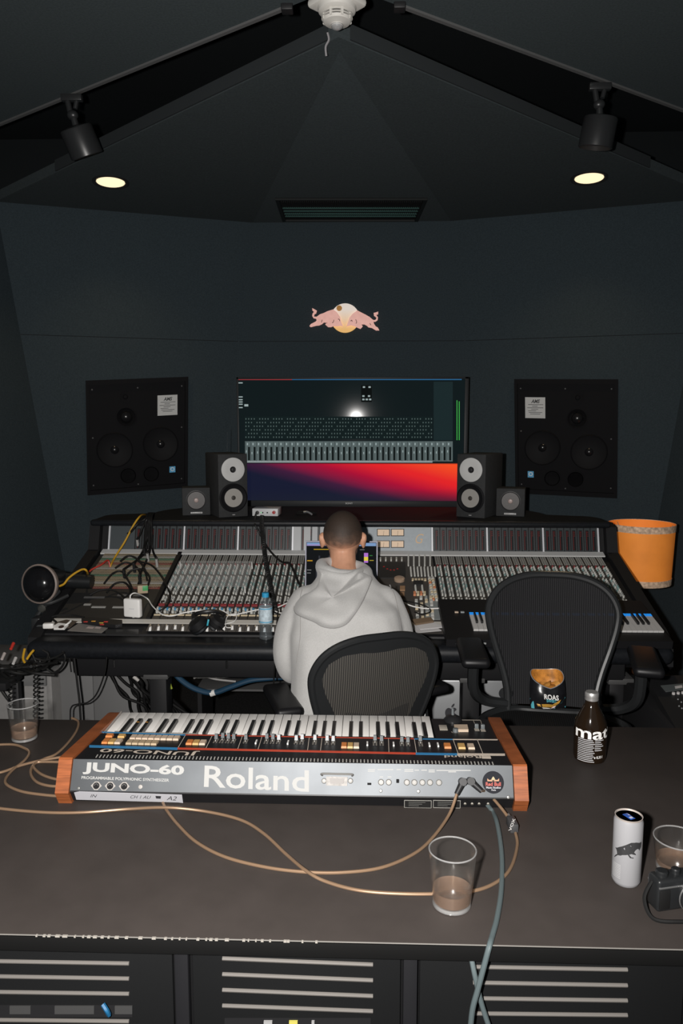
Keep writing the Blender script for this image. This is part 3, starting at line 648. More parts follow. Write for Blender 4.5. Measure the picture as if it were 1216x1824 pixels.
def cube_monitor(px, py, rz, lab):
    p = atz(px, py, ZL); t = thing('cube_monitor', lab, 'speaker', tuple(p), rz, 'small cube speakers on the console ledge')
    w = .142; n = (0, -1, 0)
    MB().box((-w / 2, 0, 0), (w / 2, .13, w), .004).build('cabinet', M_cab, t)
    MB().lathe([(.052, 0), (.052, .004), (.047, .005), (.043, .002)], (0, 0, .078), n, 36).build('driver_ring', M_black, t)
    MB().lathe([(.044, .004), (.024, .0015), (.014, .001)], (0, 0, .078), n, 36).build('driver_cone', mat('brown_cone', (.035, .028, .026), .4), t)
    MB().lathe([(.014, .001), (.010, .007), (0, .009)], (0, 0, .078), n, 20).build('dust_cap', mat('pink_cap', (.36, .27, .25), .4), t)
    b = MB().box((-.030, -.002, .009), (.030, 0, .018), .002).build('brand_plate', mat('silver_oval', (.42, .42, .42), .35), t)
    link('brand_name', text_mesh('brand_name', 'AURATONE', (-.024, -.0022, .0115), (.048, 0, 0), (0, 0, .0045), mat('dark_print', (.02, .02, .02), .6), .0), b)
cube_monitor(350, 918, R(14), 'small black cube speaker on the ledge at the far left')
cube_monitor(908, 920, R(-14), 'small black cube speaker on the ledge at the far right')
p0 = aty(401, 800, 3.98); p1 = aty(405, 764, 3.98)
aa = thing('radio_antenna', 'thin upright antenna rod behind the left tall speaker', 'antenna', (p0.x, p0.y, ZL))
MB().cyl((0, 0, 0), (0, 0, .02), .02, .016, 16).build('base', M_black, aa); MB().cyl((0, 0, .02), p1 - V((p0.x, p0.y, ZL)), .0018, .0012, 6).build('rod', M_chrome, aa)
# ---- white preamp box and cable coil on the ledge
p = atz(472, 920, ZL); t = thing('headphone_amp', 'small white metal box with a red knob on the console ledge', 'amplifier', tuple(p), R(-3))
MB().box((-.066, 0, .002), (.066, .11, .040), .002).build('case', mat('pale_case', (.52, .53, .54), .45), t)
for x in (-.055, .055):
    for y in (.012, .095): MB().cyl((x, y, 0), (x, y, .003), .006, n=10).build('foot', M_black, t)
MB().lathe([(.0085, 0), (.008, .010), (0, .011)], (.046, 0, .022), (0, -1, 0), 16).build('volume_knob', mat('red_knob', (.35, .02, .02), .4), t)
MB().lathe([(.010, 0), (.009, .004), (0, .005)], (-.040, 0, .019), (0, -1, 0), 16).build('jack_socket', M_black, t)
for x in (-.012, .012): MB().lathe([(.004, 0), (.004, .003), (0, .004)], (x, 0, .02), (0, -1, 0), 10).build('button', M_black, t)
MB().box((-.022, -.001, .018), (-.018, 0, .022)).build('status_light', mat('green_led', (.1, .4, .1), .4, emit=(.2, 1, .4), es=.6), t)
c = atz(545, 917, ZL)
tag(MB().tube([c + V((.05 * math.cos(k * .62) * (1 + .1 * math.sin(k * 2.1)), .03 * math.sin(k * .62), .006 + .002 * (k % 5))) for k in range(46)], .0035, 6, 3).build('cable_coil', M_rubber), 'small coil of black cable lying on the ledge behind the head', 'cable')
tag(MB().tube([c + V((-.01, -.03, .018)), c + V((.01, -.035, .02)), c + V((.035, -.04, .006))], .005, 6).build('cable_plug', M_alu), 'silver plug lying on the small black cable coil', 'plug')
# ================================================================== front table with rack bays
TZ = .74
M_top = mat('dark_laminate', (.041, .0345, .0315), .55, spec=.18, noise=.08, nscale=14)
M_rack = mat('rack_black', (.006, .006, .0065), .7, spec=.12)
M_slot_edge = mat('lit_slot_edge', (.14, .13, .12), .5)  # pale tone stands for light caught on the vent slots' lower edges
tb = thing('producer_desk', 'long dark laminate desk with vented rack bays across the foreground', 'desk', (0, 1.6, 0))
MB().box((-1.75, 1.174, TZ - .028), (1.75, 2.092, TZ), .0015).build('desktop', M_top, tb, True)
MB().box((-1.75, 1.170, TZ - .028), (1.75, 1.1738, TZ - .0022), .0008).build('edge_band', mat('black_edge_band', (.006, .006, .006), .7, spec=.1), tb, True)
MB().box((-1.75, 1.1725, TZ - .0018), (1.75, 1.1745, TZ - .0004), .0003).build('edge_line', mat('worn_edge', (.20, .19, .175), .7), tb, True)
edge = MB()
for k in range(46):
    x = -.56 + .011 * k + random.random() * .006; l = .002 + random.random() * .007
    if random.random() < .75: edge.box((x, 1.1705, TZ - .0025 - random.random() * .0015), (x + l, 1.1745, TZ + .0003))
tag(edge.build('worn_edge_chips', mat('bare_chipboard', (.30, .28, .25), .8), tb, True, 0), kind='stuff')
YF = 1.215
MB().box((-1.7, YF, 0), (1.7, 2.05, TZ - .03)).build('carcass', M_rack, tb, True, 0)
def fp(x, y, d=0): return aty(x, y, YF - d)
def frect(x0, y0, x1, y1, d0, d1, name, m_, par=tb, w=True):
    q = [fp(x0, y0, d0), fp(x1, y0, d0), fp(x1, y1, d0), fp(x0, y1, d0)]; return MB().prism(q, (0, -(d1 - d0), 0)).build(name, m_, par, w, 0)
for x0, x1 in ((-.62 - .5, -.335), (-.300, .062), (.095, .545), (.585, 1.3)):
    vp = MB().box((x0, YF - .010, .06), (x1, YF, TZ - .045), .002).build('vent_panel', mat('vent_panel', (.0065, .0068, .0072), .65, spec=.12), tb, True)
for x in (-.3175, .0785, .565): MB().box((x - .012, YF - .018, .0), (x + .012, YF, TZ - .03), .002).build('upright', mat('rack_upright', (.011, .011, .0125), .5, spec=.2), tb, True)
def bars(x0, x1, ys):  # thin rods drawn where the slot edges catch light
    for y, y2 in ys:
        a, b = fp(x0, y, .012), fp(x1, y2, .012)
        MB().tube([a, b], .0034, 8, 1).build('slot_edge_light', M_slot_edge, tb, True)
bars(-60, 230, [(1682, 1689), (1711, 1716), (1738, 1743), (1766, 1770), (1816, 1819)])
bars(396, 664, [(1707, 1718), (1735, 1746), (1763, 1774), (1791, 1801)])
bars(842, 1117, [(1722, 1727), (1750, 1755), (1778, 1782), (1805, 1808)])
frect(-40, 1790, 236, 1811, .0105, .0115, 'rack_slot', M_blackm)
for x0, x1 in ((18, 55), (98, 168), (205, 236)): frect(x0, 1791, x1, 1805, .012, .014, 'rack_unit_face', mat('rack_unit_grey', (.045, .045, .045), .5))
frect(400, 1813, 660, 1840, .0105, .0115, 'rack_slot', M_blackm)
for x0, x1, c in ((470, 485, (.3, .3, .3)), (515, 530, (.5, .45, .1)), (555, 560, (.3, .3, .3))): frect(x0, 1817, x1, 1826, .012, .016, 'rack_connector', mat('rc%d' % x0, c, .5))
tag(MB().tube([fp(183, 1789, .03), fp(190, 1800, .034), fp(194, 1808, .03)], .004, 6).build('blue_cable_stub', mat('blue_cable', (.01, .10, .22), .5)), 'short bright blue cable showing in the lower left rack slot', 'cable')
# ================================================================== synthesizer
JX, JY = -.169, 1.595
ju = thing('synthesizer', 'vintage black synthesizer with wooden end cheeks seen from behind', 'synthesizer', (JX, JY, TZ))
def jl(p): return V(p) - V((JX, JY, TZ))
M_wood = mat('mahogany_cheek', (.25, .072, .023), .40, wood=(2.5, 2.5, 40), noise=.30, nscale=6)
M_jblk = mat('synth_black', (.010, .010, .011), .42, spec=.3)
M_jmet = mat('rear_metal', (.088, .094, .100), .50, metal=.70, spec=.3, noise=.12, nscale=9)
ck = [(.018, 0), (0, .033), (.002, .037), (.030, .099), (.034, .102), (.360, .077), (.378, .072), (.378, 0)]
for x in (-.53, .499):
    MB().prism([V((x, y, z)) for y, z in ck], (.031, 0, 0)).build('end_cheek', M_wood, ju, smooth_deg=20)
body = [(.024, .004), (.006, .034), (.034, .097), (.21, .0825), (.215, .058), (.37, .048), (.372, .004)]
MB().prism([V((-.498, y, z)) for y, z in body], (.996, 0, 0)).build('chassis', M_jblk, ju, smooth_deg=0)
for x in (-.40, .40):
    for y in (.06, .32): MB().cyl((x, y, 0), (x, y, .005), .012, n=12).build('rubber_foot', M_rubber, ju)
q0, q1 = V((0, .0065, .037)), V((0, .0345, .0985))
rn = V((0, -(q1 - q0).z, (q1 - q0).y)).normalized()
rp_ = MB().prism([V((-.497, q0.y, q0.z)), V((.497, q0.y, q0.z)), V((.497, q1.y, q1.z)), V((-.497, q1.y, q1.z))], rn * .0015).build('rear_panel', M_jmet, ju, smooth_deg=0)
J0 = V((JX, JY, TZ))
PR = (J0 + q0 + rn * .0016, rn)
t0, t1 = V((0, .036, .0978)), V((0, .21, .0832)); tn = V((0, -(t1 - t0).z, (t1 - t0).y)).normalized(); PT = (J0 + t0, tn)
tp_ = MB().prism([V((-.497, .036, .0970)), V((.497, .036, .0970)), V((.497, .212, .0822)), V((-.497, .212, .0822))], tn * .001).build('control_panel', M_jblk, ju, smooth_deg=0)
PT = (J0 + V((0, .036, .0970)) + tn * .0011, tn)
def jr(x, y, pl=PR, h=0): return jl(onp(x, y, pl) + pl[1] * h)
def jrect(pl, pts, h, name, m_, par, h0=0.0):
    return MB().prism([jr(x, y, pl, h0) for x, y in pts], pl[1] * h).build(name, m_, par, smooth_deg=0)
def jtext(pl, s, ll, lr, ul, m_, par, bold=0, shear=0, name='lettering'):
    a, b, c = jr(*ll, pl), jr(*lr, pl), jr(*ul, pl); return link(name, text_mesh(name, s, a, b - a, c - a, m_, bold, .0003, shear), par)
M_pr = mat('pale_grey_print', (.36, .36, .35), .7, spec=.1)
jtext(PR, 'JUNO-60', (146.7, 1379), (327, 1385.5), (149, 1357), M_pr, rp_, .038)
jtext(PR, 'PROGRAMMABLE POLYPHONIC SYNTHESIZER', (145, 1387.5), (301, 1392.5), (145.4, 1382.3), M_pr, rp_, .02)
jtext(PR, 'Roland', (363, 1402), (550, 1411), (364.5, 1363.5), M_pr, rp_, .012)
M_jk = mat('nickel', (.20, .195, .185), .5, metal=.3)
for x, y in ((171.7, 1399.6), (196.3, 1400), (221.3, 1400.6)):
    c = jr(x, y); a = V((1, 0, 0)); b = rn.cross(a)
    pl_ = MB().prism([c - a * .0125, c - a * .004 + b * .009, c + a * .004 + b * .009, c + a * .0125, c + a * .004 - b * .009, c - a * .004 - b * .009], rn * .001).build('din_socket', mat('socket_ring', (.30, .28, .26), .5), rp_, smooth_deg=0)
    MB().lathe([(.0072, .001), (.0072, .002), (.006, .002), (0, .0012)], c, rn, 20).build('socket_core', M_blackm, pl_)
    for k in range(5): e = math.pi * (.1 + .2 * k); MB().cyl(c + (a * math.cos(e) + b * math.sin(e)) * .0042 + rn * .0012, c + (a * math.cos(e) + b * math.sin(e)) * .0042 + rn * .0024, .0008, n=6).build('contact', M_jk, pl_)
MB().lathe([(.0048, 0), (.0045, .002), (0, .003)], jr(250.4, 1401.5), rn, 14).build('round_button', mat('cream_button', (.32, .30, .28), .5), rp_)
for x in (678.4, 692, 724.3, 737.6, 751.8, 765.4, 781.4):
    j_ = MB().lathe([(.0068, 0), (.0068, .002), (.005, .0035), (.0032, .0035), (.0030, .001), (0, .001)], jr(x, 1393.3 + (x - 678) * .006), rn, 18).build('jack_socket', M_jk, rp_)
MB().box(jr(705.5, 1394.5) - V((0, .001, 0)), jr(710.5, 1389) + V((0, 0, .002)), .0008).build('slide_switch', M_blackm, rp_)
MB().box(jr(654, 1398) - V((0, .001, 0)), jr(661, 1395) + V((0, 0, .001)), .0004).build('slide_switch', M_blackm, rp_)
for x, y in ((678, 1408.6), (745, 1409.5), (140, 1404), (905, 1420)): MB().lathe([(.004, 0), (.003, .0015), (0, .002)], jr(x, y), rn, 10).build('screw', mat('dull_screw', (.25, .25, .24), .4, metal=.7), rp_)
for x0, x1, y in ((655, 668, 1370), (655, 667, 1373), (672, 700, 1370), (706, 714, 1370), (720, 736, 1370), (720, 736, 1373), (738, 746, 1371), (750, 760, 1371), (763, 774, 1371), (763, 774, 1374), (777, 838, 1371.5), (798, 812, 1374), (676, 682, 1383), (690, 697, 1383)):
    jrect(PR, [(x0, y), (x1, y), (x1, y + 1.6), (x0, y + 1.6)], .0002, 'small_print', M_pr, rp_)
d_ = jrect(PR, [(581, 1383), (619, 1384), (618, 1400), (580.5, 1399)], .004, 'multipin_connector', mat('old_nickel', (.19, .18, .17), .55, metal=.3, noise=.2, nscale=150), rp_)
jrect(PR, [(587, 1386), (613, 1387), (611, 1396), (588.5, 1395.5)], .003, 'connector_shell', mat('pale_insert', (.24, .225, .215), .6), d_, .004)
for x in (577, 624): MB().lathe([(.006, 0), (.005, .005), (0, .006)], jr(x, 1391), rn, 14).build('lock_screw', M_jk, rp_)
MB().tube([jr(574, 1381, PR, 0), jr(574, 1378, PR, .010), jr(600, 1378.3, PR, .012), jr(626, 1379, PR, .010), jr(627, 1382, PR, 0)], .0022, 8).build('wire_bail', M_jk, rp_)
# round sticker with a small emblem and lettering
sc_ = jr(878, 1393.5)
st = MB().lathe([(.0238, 0), (.0238, .0004), (0, .0005)], sc_, rn, 40).build('round_sticker', mat('sticker_black', (.018, .019, .023), .7, spec=.1), rp_)
def srs(pts, c, h=.0008): return jrect(PR, [(878 + x, 1393.5 + y) for x, y in pts], .0002, 'sticker_emblem', mat('st' + str(c), c, .5), st, h)
srs([(-2, -8), (0, -10.5), (2, -8), (4, -4), (-4, -4)], (.36, .30, .17))
srs([(-10.5, -7), (-7, -4), (-3, -5), (-.6, -2.2), (-3, -1.5), (-10.5, -2)], (.38, .20, .11)); srs([(10.5, -7), (7, -4), (3, -5), (.6, -2.2), (3, -1.5), (10.5, -2)], (.38, .20, .11))
M_rl, M_wl = mat('sticker_red_print', (.38, .075, .06), .6), mat('sticker_white_print', (.36, .36, .38), .6)
def stt(s, x0, x1, y0, y1, m_): a, b, c = jr(x0, y1, PR, .0008), jr(x1, y1 + .2, PR, .0008), jr(x0, y0, PR, .0008); link('sticker_lettering', text_mesh('sticker_lettering', s, a, b - a, c - a, m_, .03), st)
stt('Red Bull', 864.6, 891.6, 1393, 1400, M_rl); stt('Music Studios', 865.4, 891.4, 1400.8, 1404.6, M_wl); stt('Paris', 874.8, 882.6, 1405.6, 1408.6, M_wl)
# lower black apron: nameplates, feet screws, written tape
bn0, bn1 = V((0, .0235, .004)), V((0, .0055, .034)); bn = V((0, -(bn1 - bn0).z, (bn1 - bn0).y)).normalized(); PA = (J0 + bn0 + bn * .0006, bn)
M_np = mat('nameplate', (.02, .02, .02), .4); M_npl = mat('nameplate_line', (.45, .44, .40), .5)
for x0 in (719.5, 771):
    n_ = jrect(PA, [(x0, 1424.5), (x0 + 49, 1425.3), (x0 + 48.6, 1439), (x0, 1438.2)], .0008, 'nameplate', M_np, ju)
    for pts in ([(x0, 1424.5), (x0 + 49, 1425.3), (x0 + 49, 1426), (x0, 1425.2)], [(x0, 1437.6), (x0 + 48.6, 1438.4), (x0 + 48.6, 1439), (x0, 1438.2)], [(x0, 1424.5), (x0 + .8, 1424.5), (x0 + .8, 1438.2), (x0, 1438.2)], [(x0 + 48, 1425.3), (x0 + 48.8, 1425.3), (x0 + 48.6, 1439), (x0 + 47.8, 1439)]):
        jrect(PA, pts, .0002, 'border_line', M_npl, n_, .0009)
    for k in range(3): jrect(PA, [(x0 + 8, 1428 + k * 3), (x0 + 38 - k * 6, 1428.4 + k * 3), (x0 + 38 - k * 6, 1429.2 + k * 3), (x0 + 8, 1428.8 + k * 3)], .0002, 'small_print', mat('dim_print', (.14, .14, .13), .5), n_, .0009)
for x in (828, 840.6, 853, 869): MB().lathe([(.0036, 0), (.003, .0015), (0, .002)], jr(x, 1431.5, PA), bn, 10).build('screw', mat('brass_screw', (.45, .42, .36), .4, metal=.7), ju)
tpe = jrect(PA, [(132, 1411.5), (141, 1409.5), (324, 1415.5), (326, 1430), (318, 1429), (136, 1424)], .0006, 'masking_tape', mat('white_tape', (.46, .46, .49), .7), ju)
M_pen = mat('black_marker', (.03, .03, .035), .6)
def hand(s, x0, x1, y0, y1, dy): a, b, c = jr(x0, y1, PA, .0009), jr(x1, y1 + dy, PA, .0009), jr(x0 + 1, y0, PA, .0009); link('handwriting', text_mesh('handwriting', s, a, b - a, c - a, M_pen, -.005, shear=.2), tpe)
hand('IN', 161, 172, 1414, 1419, .3); hand('CH 1 AU', 232, 268, 1415.5, 1421, 1); hand('A2', 297, 314, 1417, 1424, .8)
jrect(PA, [(277, 1417), (287, 1417.5), (286, 1422), (278, 1421.5)], .0002, 'ink_blot', M_pen, tpe, .0009)
# top panel graphics
M_blue, M_red2, M_cream = mat('panel_blue', (.03, .20, .42), .5), mat('panel_red', (.55, .065, .03), .5), mat('panel_cream', (.58, .50, .42), .5)
def seg(x0, y0, x1, y1, t, m_): jrect(PT, [(x0, y0), (x1, y1), (x1, y1 + t), (x0, y0 + t)], .0003, 'panel_stripe', m_, tp_)
seg(159, 1327.2, 316, 1331.6, 4, M_blue); seg(316, 1331.6, 740, 1340.6, 3.2, M_red2); seg(740, 1340.6, 814, 1341.8, 3.6, M_blue); seg(814, 1341.8, 899, 1342.4, 3.6, M_cream)
seg(181, 1303, 330, 1308.2, 2, M_blue); seg(330, 1308.2, 737, 1315.2, 1.3, M_red2); seg(737, 1315.2, 806, 1316.2, 1.6, M_blue); seg(806, 1316.2, 886, 1316.8, 1.6, M_cream)
for xt, yt, xb, yb in ((330, 1309, 317, 1331), (377, 1311, 366, 1333), (431, 1311, 423, 1333.5), (466, 1312, 459, 1334.5), (550, 1314, 547, 1337), (573, 1314, 570, 1337.5), (691, 1315, 692, 1339.5), (737, 1316, 741, 1341), (806, 1317, 815, 1342), (849, 1317, 859, 1342)):
    jrect(PT, [(xt, yt), (xt + 1, yt), (xb + 1, yb), (xb, yb)], .0003, 'panel_divider', M_cream, tp_)
jtext(PT, 'JUNO-60', (357, 1338), (184, 1331.5), (351, 1346.5), M_cream, tp_, .015)
jtext(PT, 'Roland', (856, 1342.5 + 4), (791, 1341.5 + 4), (857, 1350.8), M_cream, tp_, .01)
jrect(PT, [(857, 1346.5), (873, 1346.8), (874.5, 1351.2), (858, 1350.9)], .0003, 'maker_mark', M_cream, tp_)
vs_ = MB()
for k in range(112):
    x = 170 + k * 6.37; y = 1344.2 + k * .117; sl = 3.2 - k * .045
    vs_.prism([jr(x + sl, y, PT), jr(x + sl + 1.9, y, PT), jr(x + 1.9, y + 5, PT), jr(x, y + 5, PT)], tn * .0004)
tag(vs_.build('vent_slots', mat('vent_slot_print', (.42, .41, .38), .6), tp_, smooth_deg=0), kind='stuff')
seg(204, 1302.2, 352, 1306.3, 1.6, mat('tiny_caption', (.32, .30, .27), .6))
M_or, M_ye, M_cr, M_tan = mat('button_orange', (0.496, 0.167, 0.043), .45), mat('button_yellow', (0.465, 0.285, 0.099), .45), mat('button_cream', (0.446, 0.347, 0.260), .45), mat('button_tan', (0.360, 0.273, 0.174), .45)
def button(x0, y0, x1, y1, m_, h=.006):
    o_ = onp((x0 + x1) / 2, y1, PT); c = jl(o_); w_ = (jr(x1, y1, PT) - jr(x0, y1, PT)).length; dpt = (jr(x0, y0 + 4, PT) - jr(x0, y1, PT)).length
    Mx = Matrix.Translation(c) @ Matrix(((1, 0, 0, 0), (0, tn.z, tn.y, 0), (0, -tn.y, tn.z, 0), (0, 0, 0, 1))).transposed().transposed()
    b_ = MB(); a = V((1, 0, 0)); f = a.cross(tn) * -1
    def pt(u, v, k): return c + a * u + f * v + tn * k
    w2 = w_ / 2 * .94
    b_.add([pt(-w2, 0, 0), pt(w2, 0, 0), pt(w2, dpt, 0), pt(-w2, dpt, 0), pt(-w2 * .93, .001, h * .8), pt(w2 * .93, .001, h * .8), pt(w2 * .93, dpt * .95, h), pt(-w2 * .93, dpt * .95, h)], [(3, 2, 1, 0), (4, 5, 6, 7), (0, 1, 5, 4), (1, 2, 6, 5), (2, 3, 7, 6), (3, 0, 4, 7)])
    b_.build('push_button', m_, tp_, smooth_deg=0)
button(187, 1306.5, 200, 1313.8, M_or); button(208.5, 1307, 221.5, 1314.6, M_ye)
for k, m_ in enumerate((M_or, M_ye, M_cr)): button(180 + k * 11.3, 1315 + k * .3, 191 + k * 11.3, 1325 + k * .3, m_)
for k in range(8): button(230 + k * 11, 1308 + k * .25, 240.7 + k * 11, 1317.5 + k * .25, M_cr)
for k in range(5): button(223 + k * 11.2, 1317 + k * .3, 233.8 + k * 11.2, 1326.5 + k * .3, M_tan)
for k, m_ in enumerate((M_or, M_ye, M_cr)): button(330 + k * 11.8, 1317 + k * .2, 341.5 + k * 11.8, 1327 + k * .2, m_)
for k, m_ in enumerate((M_or, M_ye, M_cr)): button(607 + k * 11, 1322 + k * .2, 617.6 + k * 11, 1333 + k * .2, m_)
button(791, 1323, 804, 1333.6, M_or); button(816, 1323.5, 829.5, 1334.5, M_ye); button(833.5, 1324, 846, 1335, M_cr)
M_cap = mat('slider_cap', (.10, .11, .115), .35); M_capb = mat('slider_cap_pale', (.34, .35, .36), .4); M_tick = mat('scale_ticks', (.30, .27, .23), .6)
def slider(x, y, m_=None, k=0):
    c = jr(x, y + 8, PT); a = V((1, 0, 0)); f = a.cross(tn) * -1
    def pt(u, v, h): return c + a * u + f * v + tn * h
    s_ = MB(); s_.prism([pt(-.0012, -.014, .0002), pt(.0012, -.014, .0002), pt(.0012, .022, .0002), pt(-.0012, .022, .0002)], tn * .0003)
    s_.mi = 1
    for q in range(5): s_.prism([pt(-.0052, -.010 + q * .0065, .0001), pt(.0052, -.010 + q * .0065, .0001), pt(.0052, -.0085 + q * .0065, .0001), pt(-.0052, -.0085 + q * .0065, .0001)], tn * .0002)
    b_ = s_.build('slider_slot', [M_blackm, M_tick], tp_, smooth_deg=0)
    o = .004 + (k % 4) * .003
    MB().add([pt(-.0042, o, .004), pt(.0042, o, .004), pt(.0042, o + .007, .004), pt(-.0042, o + .007, .004), pt(-.0035, o + .0015, .016), pt(.0035, o + .0015, .016), pt(.0035, o + .006, .016), pt(-.0035, o + .006, .016)], [(3, 2, 1, 0), (4, 5, 6, 7), (0, 1, 5, 4), (1, 2, 6, 5), (2, 3, 7, 6), (3, 0, 4, 7)]).build('slider_cap', m_ or M_cap, b_, smooth_deg=0)
    MB().prism([pt(-.0004, o - .006, .0006), pt(.0004, o - .006, .0006), pt(.0004, o + .001, .0006), pt(-.0004, o + .001, .0006)], tn * .003).build('slider_pointer', M_white, b_, smooth_deg=0)
for k, (x, p_) in enumerate(((384, 0), (394.5, 0), (405, 0), (415, 0), (437, 0), (473.6, 0), (484.8, 0), (495.5, 1), (527, 1), (537, 1), (560, 1), (582, 1), (593, 1), (667.7, 0), (679.4, 0), (715.6, 0), (726.4, 0), (749, 0))):
    slider(x, 1312.5 + (x - 384) * .016, M_capb if p_ else None, k * 3)
for x in (455, 512, 654, 701, 765, 780.5):
    y = 1314.5 + (x - 384) * .016; c = jr(x, y + 10, PT); a = V((1, 0, 0)); f = a.cross(tn) * -1
    MB().prism([c - a * .0018, c + a * .0018, c + a * .0018 + f * .022, c - a * .0018 + f * .022], tn * .004).build('toggle_switch', M_white, tp_, smooth_deg=0)
# bender section at the left hand end (image right)
bpz = .0765
MB().prism([V((.346, .212, .058)), V((.498, .212, .058)), V((.498, .372, .050)), V((.346, .372, .050))], (0, 0, .018)).build('bender_panel', M_jblk, ju, smooth_deg=0)
PBd = plane3(J0 + V((.346, .212, .0762)), J0 + V((.498, .212, .0762)), J0 + V((.498, .372, .0682)))
if PBd[1].z < 0: PBd = (PBd[0], -PBd[1])
bnv = PBd[1]
MB().lathe([(.024, 0), (.024, .004), (.018, .012), (.008, .016), (0, .017)], jr(806, 1284, PBd), bnv, 28).build('bender_dome', mat('bender_black', (.012, .012, .013), .3), ju)
MB().cyl(jr(806, 1284, PBd) + bnv * .014, jr(806, 1284, PBd) + bnv * .032 + V((0, .006, 0)), .004, .003, 10).build('bender_lever', M_cap, ju)
jrect(PBd, [(808, 1295), (832, 1295), (834, 1304), (810, 1304)], .007, 'transpose_key', M_cr, ju)
MB().lathe([(.0075, 0), (.0065, .009), (0, .010)], jr(811, 1303.5, PBd), bnv, 16).build('volume_knob', M_cap, ju)
m = MB()
for k in range(9): e = math.pi * (1.0 + k / 8); c = jr(811, 1303.5, PBd); m.box(c + V((.010 * math.cos(e) - .0006, .010 * math.sin(e) - .0006, 0)), c + V((.010 * math.cos(e) + .0006, .010 * math.sin(e) + .0006, .0006)))
tag(m.build('knob_dial_marks', M_tick, ju), kind='stuff')
for x, y in ((848.5, 1299), (859.5, 1300)):
    c = jr(x, y, PBd); sb = MB().box(c + V((-.006, -.012, 0)), c + V((.006, .004, .0006))).build('bender_slider_slot', M_tick, ju)
    MB().box(c + V((-.005, -.002, .002)), c + V((.005, .006, .014)), .001).build('bender_slider_cap', M_cap, sb)
MB().box(jr(783, 1301, PBd), jr(795, 1293, PBd) + V((0, 0, .003)), .0008).build('bender_switch', M_tick, ju)
for pts in ([(821, 1282), (855, 1282.4), (855, 1283.2), (821, 1282.8)], [(842, 1283), (843, 1283), (846.5, 1291), (845.5, 1291)], [(855, 1283), (856, 1283), (859, 1293), (858, 1293)], [(798, 1285.5), (805, 1285.5), (805, 1286.6), (798, 1286.6)]): jrect(PBd, pts, .0003, 'bender_print', M_tick, ju)
# keys: 36 white, 25 black, treble end on the image left
MB().box((-.497, .212, .05), (.343, .222, .080)).build('key_slip', M_blackm, ju)
MB().box((-.4985, .23, .05), (-.4965, .372, .078)).build('key_end_block', mat('grey_end_block', (.30, .27, .25), .5), ju)
M_key, M_bk = mat('white_key', (.74, .72, .69), .35), mat('black_key', (.014, .014, .014), .3)
KW = .02325
wk = MB().box((.0005, .222, .056), (KW - .0005, .3755, .0735), .0012); WKM = wk.mesh('white_key', M_key, 30)
bk = MB(); bk.add([V((-.0055, .222, .07)), V((.0055, .222, .07)), V((.0055, .318, .07)), V((-.0055, .318, .07)), V((-.0043, .222, .0845)), V((.0043, .222, .0845)), V((.0043, .311, .0835)), V((-.0043, .311, .0835))], [(3, 2, 1, 0), (4, 5, 6, 7), (0, 1, 5, 4), (1, 2, 6, 5), (2, 3, 7, 6), (3, 0, 4, 7)]); BKM = bk.mesh('black_key', M_bk, 0)
for k in range(36):
    o = link('white_key', WKM, ju); o.location.x = -.4955 + k * KW
    nm = 'CBAGFED'[k % 7]
    if k < 35 and nm in 'BAGED': o = link('black_key', BKM, ju); o.location.x = -.4955 + (k + 1) * KW + {'B': -.0015, 'A': 0, 'G': .0015, 'E': -.001, 'D': .001}[nm]
for k in (3, 4): MB().box((-.4955 + k * KW - .004, .285, .0838), (-.4955 + k * KW + .004, .287, .0842)).build('orange_sticker', mat('key_sticker', (.6, .25, .03), .5), ju)
# ---- cables on the desk
M_brz = mat('bronze_cable', (.27, .175, .11), .33, metal=.40)
M_gry = mat('grey_power_cord', (.085, .11, .115), .45)
def desk_cable(pts, r, m_, lab, name='audio_cable', zs=None, group='audio cables on the desk'):
    P_ = []
    for i, (x, y) in enumerate(pts): P_.append(atz(x, y, TZ + r + (zs[i] if zs else 0)))
    return tag(MB().tube(P_, r, 10, 10).build(name, m_), lab, 'cable', group)
RC = .0033
plugA, plugB = J0 + jr(822, 1392), J0 + jr(836, 1391)
def jackplug(c, e, lab, nm):
    t = thing('jack_plug', lab, 'plug', tuple(c), group='plugs in the back of the synthesizer')
    MB().cyl(c, c + rn * .028, .0085, .0085, 16).build('plug_head', M_black, t, True)
    MB().cyl(c + rn * .020, c + rn * .020 + (e - c - rn * .02).normalized() * .030, .0075, .0055, 14).build('strain_relief', M_black, t, True)
    return c + rn * .020 + (e - c - rn * .02).normalized() * .028
eA = jackplug(plugA, atz(800, 1440, TZ + .03), 'black right-angled jack plug nearer the nameplates on the synthesizer', 'a')
eB = jackplug(plugB, atz(880, 1430, TZ + .04), 'black right-angled jack plug nearer the round sticker on the synthesizer', 'b')
def cable_from(e, mids, pts, lab):
    P_ = [e] + mids + [atz(x, y, TZ + RC + .0004 + dz) for x, y, dz in pts]
    return tag(MB().tube(P_, RC, 10, 10).build('audio_cable', M_brz), lab, 'cable', 'audio cables on the desk')
cable_from(eA, [atz(800, 1450, TZ + .022)], [(772, 1490, .004), (738, 1520, 0), (680, 1545, 0), (610, 1554, 0), (540, 1553, 0), (470, 1544, 0), (400, 1526, 0), (350, 1500, 0), (318, 1470, 0), (298, 1445, 0), (290, 1430, 0)], 'bronze cable looping from the synthesizer plug back under its body')
coup = atz(912, 1468, TZ + .012)
cable_from(eB, [atz(868, 1412, TZ + .04)], [(893, 1440, .018), (906, 1458, .008)], 'short bronze cable from the synthesizer plug to a dark coupler')
t = thing('cable_coupler', 'dark grey cable coupler lying by the right end of the synthesizer', 'plug', tuple(coup))
cdv = (atz(918, 1484, TZ + .01) - atz(905, 1456, TZ + .01)).normalized()
